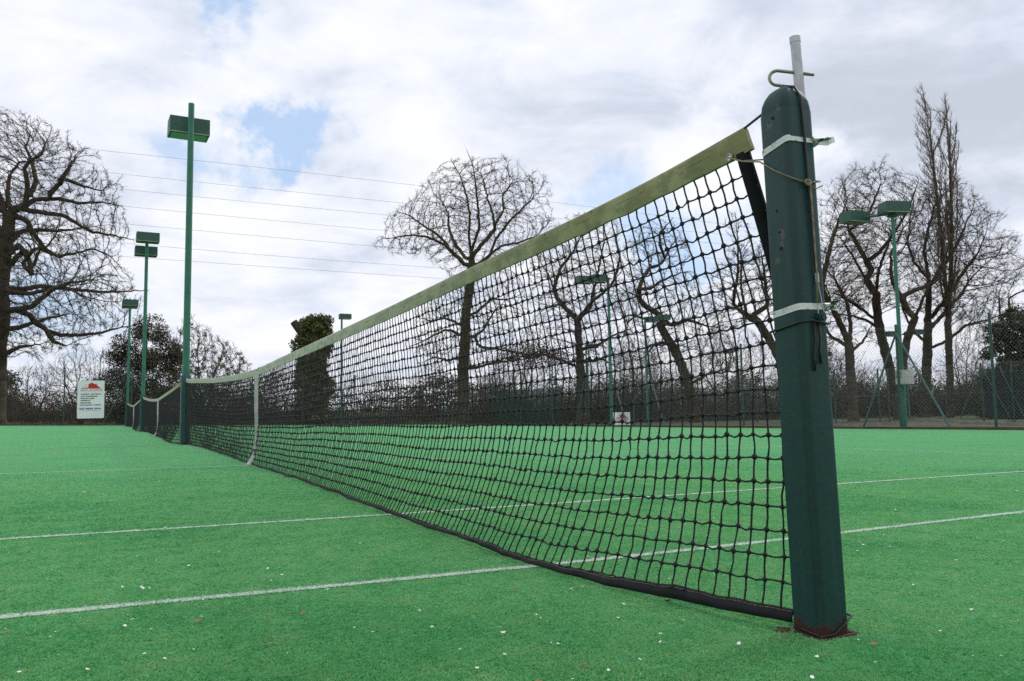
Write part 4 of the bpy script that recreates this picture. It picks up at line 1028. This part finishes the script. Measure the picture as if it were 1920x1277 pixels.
t6b = [[(1646, 600), (1638, 555), (1636, 515), (1645, 478), (1655, 440), (1660, 390)], [(1640, 550), (1622, 520), (1600, 480), (1580, 450), (1560, 430)], [(1637, 512), (1615, 460), (1600, 422), (1602, 380), (1590, 345)], [(1650, 605), (1612, 575), (1585, 555), (1560, 545)], [(1645, 478), (1670, 440), (1690, 400), (1700, 350)], [(1612, 575), (1570, 560), (1545, 520)], [(1655, 620), (1625, 600), (1590, 590), (1552, 590)], [(1603, 425), (1625, 400), (1640, 350)]]
oak('broad bare oak leaning left behind the switch panel pole', 47, (1688, 800), [(1690, 806), (1680, 740), (1668, 690), (1655, 640), (1646, 600)], t6b,
    [(1540, 600), (1545, 450), (1560, 350), (1600, 308), (1660, 298), (1710, 320), (1730, 400), (1720, 500), (1700, 600), (1640, 590)], .26, 13000, seed=71, twigs=3.0, tl=.56)
t6c = [[(1740, 600), (1740, 560), (1738, 520), (1728, 470), (1735, 430), (1745, 390)], [(1742, 540), (1760, 505), (1778, 470), (1790, 430)], [(1742, 620), (1765, 600), (1800, 570), (1830, 545), (1855, 515)], [(1738, 520), (1715, 490), (1705, 450), (1715, 410)], [(1736, 640), (1710, 620), (1690, 580), (1700, 545)], [(1742, 600), (1775, 560), (1800, 520), (1830, 480)], [(1738, 655), (1775, 640), (1810, 610), (1850, 600)]]
oak('thick-trunked bare oak directly behind the poplar, wide right limb', 50, (1736, 800), [(1736, 806), (1736, 730), (1739, 660), (1740, 600)], t6c,
    [(1680, 600), (1690, 450), (1690, 360), (1720, 330), (1800, 340), (1850, 370), (1890, 400), (1912, 440), (1922, 500), (1915, 560), (1880, 640), (1820, 640), (1740, 600)], .28, 14000, seed=81, twigs=3.0, tl=.56)
t6d = [[(1700, 640), (1706, 590), (1716, 545), (1730, 500), (1738, 440), (1725, 380)], [(1706, 590), (1690, 560), (1672, 530), (1668, 480)], [(1716, 545), (1750, 530), (1770, 515)]]
oak('slim dark oak between the leaning oak and the poplar', 45, (1682, 800), [(1684, 806), (1686, 740), (1692, 690), (1700, 640)], t6d,
    [(1650, 560), (1655, 420), (1690, 340), (1750, 350), (1780, 450), (1770, 560), (1720, 590)], .2, 6500, seed=85, twigs=3.0, tl=.56)
oak('dense small bare tree at the right edge, above the dark conifer', 58, (1895, 800), [(1895, 806), (1893, 720), (1890, 660), (1886, 620)], [[(1886, 620), (1870, 590), (1865, 560)], [(1886, 620), (1905, 590), (1910, 550)]],
    [(1830, 640), (1840, 560), (1870, 510), (1920, 500), (1980, 510), (1990, 620), (1960, 680), (1860, 680)], .25, 5000, seed=91, step=.28, name='bare_tree')
# poplar with twin leaders
t7 = [[(1775, 560), (1768, 480), (1760, 400), (1752, 330), (1744, 260), (1735, 200), (1729, 162)], [(1779, 600), (1782, 520), (1785, 430), (1782, 340), (1778, 270), (1772, 185)]]
rng = np.random.default_rng(9)
for q in range(46):
    L = t7[q % 2]; vv = rng.uniform(290, 640); u0 = float(np.interp(vv, [p[1] for p in L][::-1], [p[0] for p in L][::-1])) if vv < 600 else 1776
    hg = min(rng.uniform(60, 150), vv-215); sp_ = rng.uniform(-1, 1)*(9+hg*.11)
    t7.append([(u0, vv), (u0+sp_*.55, vv-hg*.35), (u0+sp_*.9, vv-hg*.7), (u0+sp_, vv-hg)])
oak('tall narrow poplar with twin tops, right of the near net post', 48, (1784, 800), [(1784, 806), (1782, 740), (1780, 670), (1777, 600), (1775, 560)], t7,
    [(1770, 640), (1745, 470), (1722, 330), (1712, 240), (1718, 180), (1729, 160), (1745, 200), (1752, 290), (1758, 230), (1768, 180), (1782, 190), (1796, 250), (1804, 330), (1808, 450), (1812, 600)], .2, 9500, seed=101, wig=.10, up=(0, 0, .9), depth=.9, step=.22, offs=[0, 0]+[float(x) for x in rng.uniform(-.9, .9, 46)], name='poplar_tree', group='poplar', twig='twig_pale', twigs=2.8, twup=.9, tl=.42, r0=.0095, tr=.0062, jagged=5, limb_r=.03)

# ------------------------------------------------------------------ ivy stump, evergreens, bushes
D = 47; base = at(588, 800, D); gz = float(ter(base[0], base[1])); root = empty('ivy_covered_trunk', (base[0], base[1], gz), 'sawn-off tree trunk thickly covered in ivy, behind the nearest net', 'tree')
o_ = np.array(root.location)
b = MB(); b.tube([np.array([0, 0, -.1]), at(588, 700, D)-o_, at(592, 594, D)-o_], [.75, .6, .55], 12); b.build('trunk', M['bark'], root)
b = MB(); b.tube([at(580, 650, D)-o_, at(566, 625, D)-o_, at(551, 604, D)-o_], [.28, .24, .22], 10); sb_ = b.build('sawn_limb', M['bark'], root)
b = MB(); c_ = at(550.6, 603.4, D)-o_; d_ = (at(551, 604, D)-at(566, 625, D)); d_ /= np.linalg.norm(d_); b.disc(c_, d_, .2, .01, 10); b.build('cut_face', M['cut_wood'], sb_)
cl = []; rng = np.random.default_rng(3)
for v in np.arange(602, 800, 11):
    hw = np.interp(v, [590, 610, 650, 680, 720, 760, 800], [24, 30, 36, 34, 36, 40, 42]); cu_ = np.interp(v, [590, 650, 800], [594, 586, 588])
    for q in range(7):
        a = rng.uniform(0, 2*PI); rr_ = hw*rng.uniform(.45, .85)
        cl.append((at(cu_+rr_*math.cos(a), v+rng.uniform(-6, 6), D)+FH*rr_*math.sin(a)*D/FPX-o_, np.array([1, 1, .8])*rng.uniform(.26, .5)))
foliage(cl, 30000, .13, M['ivy'], root, 'ivy', rng, .35)

def clumps_from(poly, D, n, rlo, rhi, rng, o_, depth=.7):
    pts = crown_points(poly, D, n, rng, depth); return [(p-o_, np.array([1, 1, .85])*rng.uniform(rlo, rhi)) for p in pts]
def evergreen(label, D, base, poly, n, size, rlo, rhi, nc, m_, seed, name, stem=.2, shell=.3, twig_n=900, group=None):
    rng = np.random.default_rng(seed); b_ = at(*base, D); gz = float(ter(b_[0], b_[1])); root = empty(name, (b_[0], b_[1], gz), label, 'tree' if 'bush' not in name else 'bush', group); o_ = np.array(root.location)
    T_ = px_limb([base, (base[0]+2, base[1]-(base[1]-min(p[1] for p in poly))*.6)], D); T_[0][2] = gz-.1
    A = crown_points(poly, D, twig_n, rng, .7); st_ = 14*D/FPX
    Pn, par = grow([T_], A, st_, st_*9, st_*1.5, rng, .3); tree_mesh(Pn-o_, par, stem, .012, rng, root, 1.2, 16*D/FPX, .008, crown_name='branches')
    foliage(clumps_from(poly, D, nc, rlo, rhi, rng, o_), n, size, m_, root, 'foliage', rng, shell)
    return root
evergreen('dense dark evergreen bush behind the far net posts', 50, (268, 800), [(192, 795), (188, 730), (202, 660), (226, 630), (262, 602), (275, 586), (296, 604), (330, 640), (356, 690), (372, 740), (380, 795)], 46000, .095, .25, .7, 210, M['evergreen'], 201, 'evergreen_bush')
evergreen('dark conifer behind the mesh fence at the right edge', 46, (1890, 800), [(1840, 790), (1842, 690), (1850, 640), (1862, 610), (1880, 592), (1900, 585), (1935, 600), (1970, 660), (1975, 790)], 24000, .15, .25, .6, 140, M['evergreen'], 202, 'conifer_tree')
evergreen('low dark evergreen clump at the left edge below the big oak', 60, (-10, 800), [(-90, 795), (-80, 730), (-40, 705), (0, 698), (28, 712), (40, 745), (70, 795)], 8000, .22, .4, .9, 60, M['evergreen'], 203, 'evergreen_bush')

def bare_bush(label, D, base, poly, seed, n=1500, step=None, leaves=0, lm='bud_leaf', stems=4, twigs=2.6, group='bare bushes beyond the fences', twig='twig', name='bare_bush', wig=.16):
    rng = np.random.default_rng(seed); b_ = at(*base, D); gz = float(ter(b_[0], b_[1])); root = empty(name, (b_[0], b_[1], gz), label, 'bush', group); o_ = np.array(root.location)
    vt = min(p[1] for p in poly); us = [p[0] for p in poly]; mpp = D/FPX; step = step or 8*mpp
    LL = []
    for i in range(stems):
        u0 = base[0]; u1 = min(us)+(max(us)-min(us))*(i+.5)/stems
        L = px_limb([(u0, 800), (u0*.7+u1*.3, 800-(800-vt)*.25), (u0*.3+u1*.7, 800-(800-vt)*.5)], D, rng.uniform(-1, 1)*1.2); L[0] = b_; L[0][2] = gz-.1; LL.append(L)
    A = crown_points(poly, D, int(n*2.4), rng, .7); Pn, par = grow(LL, A, step, step*14, step*1.4, rng, wig, (0, 0, .08), 260, 26000, b_, .35)
    tree_mesh(Pn-o_, par, .14, .0085, rng, root, twigs, 15*mpp, .006, trunk_cut=.04, twig=twig, flare=1.0)
    if leaves:
        src = Pn[rng.choice(len(Pn), leaves)]-o_+rng.normal(0, .16, (leaves, 3)); foliage([(p, (.14, .14, .12)) for p in src[:600]], leaves, .085, M[lm], root, 'leaves', rng, .1)
    return root
bb = bare_bush
b1 = bb('brown budding bush right of the dark evergreen, behind the near floodlight pole', 49, (385, 800), [(320, 795), (315, 690), (330, 620), (352, 596), (385, 610), (415, 640), (445, 650), (470, 690), (478, 795)], 301, 6500, leaves=8500)
b2 = bb('thin bare bush behind the white sign', 54, (150, 800), [(85, 795), (80, 720), (100, 670), (140, 645), (180, 660), (205, 640), (215, 700), (215, 795)], 302, 1900)
b3 = bb('low bare thicket left of the white sign', 56, (65, 800), [(10, 795), (15, 730), (40, 690), (75, 680), (110, 700), (120, 795)], 303, 1700, leaves=700)
b4 = bb('bare bush left of the ivy-covered trunk', 58, (510, 800), [(455, 795), (462, 720), (490, 690), (530, 680), (560, 700), (570, 795)], 304, 1500)
b5 = bb('bare brown thicket right of the ivy-covered trunk', 60, (680, 800), [(615, 795), (625, 730), (660, 705), (700, 700), (745, 720), (760, 795)], 305, 1700)
b6 = bb('mossy bare thicket left of the tall round-crowned oak trunk', 62, (800, 800), [(735, 795), (745, 735), (780, 700), (830, 690), (865, 720), (870, 795)], 306, 1700, leaves=900)
b7 = bb('olive-brown thicket between the round-crowned oak and the forked oak', 56, (975, 800), [(890, 795), (905, 720), (930, 660), (970, 640), (1020, 650), (1060, 690), (1070, 795)], 307, 2400, leaves=2200, twig='twig_pale')
b8 = bb('tangled bare thicket between the forked oak and the crooked oak', 57, (1180, 800), [(1100, 795), (1105, 690), (1140, 650), (1190, 640), (1240, 670), (1265, 795)], 308, 2400, leaves=900)
b9 = bb('pale tangled thicket behind the pale mesh fence and near net', 55, (1370, 800), [(1270, 795), (1285, 690), (1320, 640), (1380, 610), (1430, 630), (1470, 690), (1480, 795)], 309, 2800, leaves=1500, twig='twig_pale')
b10 = bb('brown thicket just right of the near net post', 57, (1560, 800), [(1485, 795), (1490, 680), (1530, 640), (1580, 660), (1620, 700), (1640, 795)], 310, 2200, leaves=900)
b11 = bb('pale twiggy bush under the poplar', 55, (1810, 800), [(1745, 795), (1755, 680), (1785, 620), (1825, 560), (1850, 600), (1860, 700), (1865, 795)], 311, 2200, twig='twig_pale', leaves=900)
b12 = bb('dark brown thicket between the thick oak trunk and the switch panel', 58, (1700, 800), [(1640, 795), (1650, 700), (1690, 665), (1730, 690), (1760, 795)], 312, 1700, leaves=900)
D = 66; c_ = at(792, 772, D); root = empty('flowering_bush', (c_[0], c_[1], float(ter(c_[0], c_[1]))), 'small pinkish flowering bush left of the round-crowned oak trunk', 'bush'); o_ = np.array(root.location)
rng = np.random.default_rng(5); foliage(clumps_from([(770, 785), (775, 762), (795, 752), (815, 765), (820, 788)], D, 18, .25, .55, rng, o_), 1600, .14, M['pink'], root, 'blossom', rng, .2)
b = MB(); b.tube([(0, 0, -.1), (.05, 0, .6), (-.05, .05, 1.3)], [.06, .05, .03], 7); b.build('stem', M['bark'], root)
# distant woodland, one mass
rng = np.random.default_rng(77); cl = []
for u in np.arange(-500, 2450, 14):
    Dd = 95+18*math.sin(u*.013)+rng.uniform(-6, 6); vt = 730+14*math.sin(u*.021)+10*math.sin(u*.057+1)
    for v in np.arange(vt, 800, 13): cl.append((at(u+rng.uniform(-7, 7), v+rng.uniform(-5, 5), Dd), np.array([1.3, 1.3, .8])*rng.uniform(.6, 1.25)))
wood = foliage(cl, 110000, .22, M['wood_mass'], None, 'distant_wood', rng, .2)
tag(wood, 'low brown-green band of woodland far beyond the courts', 'woodland', kind='stuff')

rng = np.random.default_rng(78)
def undergrowth():
    us = np.concatenate([rng.uniform(-260, 2200, 9000), rng.uniform(890, 2200, 5000)]); keep = ~((us > 640) & (us < 870)) | (rng.uniform(0, 1, 14000) < .35); us = us[keep]
    A_ = []; B_ = []; leaf = []
    for u in us:
        Dd = rng.uniform(51, 68); p = at(u, 797, Dd); p[2] = float(ter(p[0], p[1])); hgt = rng.uniform(.7, 2.3)*(1+.35*math.sin(u*.017))*(1.75 if u > 890 else .8)*(1+.3*math.sin(u*.041+1))
        a = p.copy(); d = np.array([rng.normal(0, .5), rng.normal(0, .5), 1.0])
        for q in range(5):
            d = d/np.linalg.norm(d); b_ = a+d*hgt/5; A_.append(a); B_.append(b_)
            for _ in range(2):
                e = d+rng.normal(0, .8, 3); e /= np.linalg.norm(e); A_.append(b_); B_.append(b_+e*rng.uniform(.15, .5))
            leaf.append(b_); a = b_; d = d+rng.normal(0, .45, 3)
    A_ = np.array(A_); B_ = np.array(B_); R_ = rng.uniform(.006, .014, len(A_)); V, F = segs(A_, B_, R_, R_*.6, 3)
    o = np_mesh('undergrowth', V, F, [M['twig'], M['bud_leaf'], M['evergreen']]); me = o.data
    return o
tag(undergrowth(), 'brown bramble undergrowth filling the ground behind the fences', 'undergrowth', kind='stuff')
# ------------------------------------------------------------------ overhead cables
PL = [(188, 282, 640, 330, 780, 349, 1110, 388), (178, 321, 560, 361, 740, 379, 1110, 416), (230, 355, 560, 387, 730, 404, 1110, 437), (225, 386, 540, 416, 705, 431, 1110, 466), (225, 419, 540, 447, 690, 461, 1110, 497), (225, 455, 540, 482, 690, 493, 1110, 520), (270, 484, 620, 507, 775, 520, 1110, 541)]
ORD = ('highest of the seven power cables crossing the sky', 'second highest of the seven power cables', 'third power cable from the top of seven', 'middle one of the seven power cables', 'third power cable from the bottom of seven', 'second lowest of the seven power cables', 'lowest of the seven power cables crossing the sky')
for i, L in enumerate(PL):
    pts = [(L[0], L[1]), (L[2], L[3]), (L[4], L[5]), (L[6], L[7])]; cf = np.polyfit([p[0] for p in pts], [p[1] for p in pts], 2)
    us = np.linspace(-160, 1600, 40); P3 = np.array([at(u, np.polyval(cf, u), 105+i*.6+u*.012) for u in us])
    b = MB(); b.tube(P3, .019, 5); o = b.build('power_cable', M['wire']); tag(o, ORD[i], 'power cable', 'power cables crossing the sky')

# ------------------------------------------------------------------ petals and dry leaves on the court
def petal_mesh(name, m_, curl):
    b = MB(); vs = [(0, 0, .0012)]
    for i in range(10):
        a = 2*PI*i/10; r = .0055*(1+.18*math.cos(a)); vs.append((r*1.25*math.cos(a), r*.85*math.sin(a), .001+curl*(math.cos(a)**2)*.004))
    b.add(vs, [(0, 1+i, 1+(i+1) % 10) for i in range(10)]); o = b.build(name, m_); return o
def scatter(name, m_, n, label, cat_, group, sc, seed, fixed=()):
    rng = np.random.default_rng(seed); proto = petal_mesh(name, m_, .35); first = True; pts = list(fixed)
    while len(pts) < n:
        u = rng.uniform(-20, 1940); v = 838+(1275-838)*rng.uniform(0, 1)**1.25; pts.append((u, v))
    for u, v in pts:
        d = ray(u, v); t = -CAM[2]/d[2]; p = CAM+d*t
        if abs(p[0]-PX) < .07 and abs(p[1]-PY) < .08 or p[0] > 15 or p[1] > 40: continue
        o = proto if first else proto.copy()
        if not first: COL.objects.link(o)
        first = False
        dist = np.linalg.norm(p-CAM); s_ = sc*rng.uniform(.4, 1.35)*(1 if dist < 4 else min(1.5, dist/4))
        o.location = (p[0], p[1], float(zg(p[0], p[1]))+(.0075 if dist < 9 else .004)); o.scale = (s_, s_, s_*rng.uniform(.6, 1.6)); o.rotation_euler = (rng.normal(0, .18), rng.normal(0, .18), rng.uniform(0, 6.28))
        tag(o, label, cat_, group)
FX = [(248, 1165-2), (240, 1155), (234, 1175), (149, 1163), (270, 1228), (378, 1170-14), (68, 1188), (230, 1104), (266, 1104), (280, 1106), (10, 1183), (431, 1150), (152, 1026), (63, 1130), (128, 1055), (505, 1277-6), (296, 1010), (355, 1064), (492, 1026), (410, 1038), (293, 1055), (584, 1094), (614, 1103), (540, 1022), (1008, 1145), (1014, 1150), (1158, 1148), (1283, 1152), (1238, 1177), (1240, 1193), (944, 1178), (938, 1167), (1072, 1096), (1092, 1092), (1152, 1082), (788, 1140), (818, 1132), (688, 1140), (905, 1258), (700, 1180), (1712, 1087), (1668, 1019), (1610, 1010), (1620, 1016), (1880, 1010), (1832, 1004), (1656, 1000)]
scatter('petal', M['petal'], 165, 'single white petal lying on the green court', 'petal', 'white petals scattered over the court', .60, 401, FX)
scatter('dry_leaf', M['leaf_brown'], 34, 'small brown dry leaf fragment lying on the green court', 'leaf', 'brown leaf fragments on the court', 1.0, 402, [(567, 1148), (262, 1128), (250, 1015), (960, 1098), (1300, 1148), (1288, 1173), (1230, 1066)])

# ------------------------------------------------------------------ sky and sun
world = bpy.data.worlds.new('World'); scene.world = world; world.use_nodes = True
t = world.node_tree; n, l = t.nodes, t.links; bg = n['Background']
SUN = Vector((.72, .22, .66)).normalized()
sky = n.new('ShaderNodeTexSky'); sky.sky_type = 'NISHITA'; sky.sun_disc = False
sky.sun_elevation = math.asin(SUN.z); sky.sun_rotation = math.atan2(SUN.x, SUN.y); sky.dust_density = .6; sky.ozone_density = 1.2
tc = n.new('ShaderNodeTexCoord'); dirv = tc.outputs['Generated']
s = n.new('ShaderNodeSeparateXYZ'); l.new(dirv, s.inputs[0])
den = mth(n, l, 'ADD', mth(n, l, 'MAXIMUM', s.outputs[2], 0.0), .16)
cx = mth(n, l, 'DIVIDE', s.outputs[0], den); cy = mth(n, l, 'DIVIDE', s.outputs[1], den)
cv = n.new('ShaderNodeCombineXYZ'); l.new(cx, cv.inputs[0]); l.new(cy, cv.inputs[1])
n1 = noise(n, l, cv.outputs[0], 1.15, 9, .60, .35)
n2 = noise(n, l, cv.outputs[0], 2.3, 7, .58, .5)
m3 = n.new('ShaderNodeMapping'); m3.inputs['Scale'].default_value = (1, 1, 2.3); l.new(dirv, m3.inputs[0]); n3 = noise(n, l, m3.outputs[0], 6.0, 8, .6, .4)
wn = n.new('ShaderNodeTexNoise'); wn.inputs['Scale'].default_value = 8; wn.inputs['Detail'].default_value = 7; wn.inputs['Roughness'].default_value = .62; l.new(dirv, wn.inputs['Vector'])
w1 = n.new('ShaderNodeVectorMath'); w1.operation = 'SUBTRACT'; l.new(wn.outputs['Color'], w1.inputs[0]); w1.inputs[1].default_value = (.5, .5, .5)
w2 = n.new('ShaderNodeVectorMath'); w2.operation = 'MULTIPLY_ADD'; l.new(w1.outputs[0], w2.inputs[0]); w2.inputs[1].default_value = (.22, .22, .22); l.new(dirv, w2.inputs[2])
warp = w2.outputs[0]
def blob(u, v, rad, ext=1.0):
    d = ray(u, v); d = d/np.linalg.norm(d)
    vd = n.new('ShaderNodeVectorMath'); vd.operation = 'DISTANCE'; l.new(warp, vd.inputs[0]); vd.inputs[1].default_value = tuple(d)
    return smooth(n, l, vd.outputs['Value'], rad/FPX*1.35, 0.0)
def total(bl, sc_=1.0):
    o = None
    for u, v, r, a in bl:
        x = mth(n, l, 'MULTIPLY', blob(u, v, r), a*sc_); o = x if o is None else mth(n, l, 'ADD', o, x)
    return o
gaps = total([(425, 30, 70, .62), (400, 5, 60, .4), (580, 258, 70, .85), (500, 274, 62, .8), (632, 240, 50, .6), (425, 288, 58, .65), (340, 296, 66, .5), (545, 262, 60, .5), (60, 530, 120, .42), (150, 560, 110, .28), (30, 610, 90, .3), (1230, 420, 120, .8), (1120, 370, 90, .62), (1350, 450, 110, .75), (1060, 345, 60, .35), (300, 280, 70, .25), (1230, 520, 110, .5), (880, 590, 90, .35), (40, 440, 70, .35)])
cover = mth(n, l, 'SUBTRACT', mth(n, l, 'ADD', mth(n, l, 'MULTIPLY', n1, .55), mth(n, l, 'ADD', mth(n, l, 'MULTIPLY', n3, .85), .16)), gaps)
cmask = smooth(n, l, cover, -.10, .88)
dark = total([(1640, 170, 230, .55), (1830, 140, 230, .6), (1480, 60, 200, .3), (700, 225, 150, .25), (60, 180, 160, .22), (880, 20, 170, .30), (660, 420, 160, .12), (330, 130, 120, .22), (1900, 300, 160, .3), (1100, 200, 180, .16)], .8)
lite = total([(430, 175, 120, .5), (120, 60, 130, .25), (1340, 310, 120, .5), (1480, 330, 110, .4), (640, 60, 150, .25), (380, 330, 120, .3), (600, 600, 200, .3), (760, 330, 130, .2), (1700, 420, 200, .2), (520, 420, 130, .25)])
val = mth(n, l, 'ADD', mth(n, l, 'SUBTRACT', mth(n, l, 'MULTIPLY', mth(n, l, 'SUBTRACT', mth(n, l, 'ADD', mth(n, l, 'MULTIPLY', n2, .6), mth(n, l, 'MULTIPLY', n3, .4)), .5), 3.3), dark), lite)
val = smooth(n, l, mth(n, l, 'ADD', val, .46), -.45, .95)
ccol = ramp(n, [(0, (5.9, 6.4, 7.4)), (.36, (7.35, 7.85, 9.05)), (.66, (8.75, 9.1, 10.0)), (1, (10.0, 10.1, 10.5))]); l.new(val, ccol.inputs[0])
lum = n.new('ShaderNodeMix'); lum.data_type = 'RGBA'
lum.blend_type = 'MULTIPLY'; lum.inputs[0].default_value = 1
l.new(sky.outputs[0], lum.inputs[6]); lum.inputs[7].default_value = (1.35, 1.35, 1.35, 1)
haze_ = mix(n, l, .70, lum.outputs[2], (4.9, 7.0, 10.2))
cmask = mth(n, l, 'ADD', mth(n, l, 'MULTIPLY', cmask, .84), .16)
fin = mix(n, l, cmask, haze_, ccol.outputs[0])
l.new(fin, bg.inputs['Color']); bg.inputs['Strength'].default_value = .1
sun = bpy.data.lights.new('sun', 'SUN'); sun.energy = 1.3; sun.angle = math.radians(12); sun.color = (1, .965, .91)
so = bpy.data.objects.new('sun', sun); COL.objects.link(so); so.rotation_euler = SUN.to_track_quat('Z', 'Y').to_euler()
scene.view_settings.view_transform = 'Standard'; scene.view_settings.look = 'None'; scene.view_settings.exposure = 0; scene.view_settings.gamma = 1
scene.render.engine = 'CYCLES'
scene.cycles.max_bounces = 6; scene.cycles.diffuse_bounces = 3; scene.cycles.glossy_bounces = 3; scene.cycles.transparent_max_bounces = 8
scene.cycles.use_denoising = False
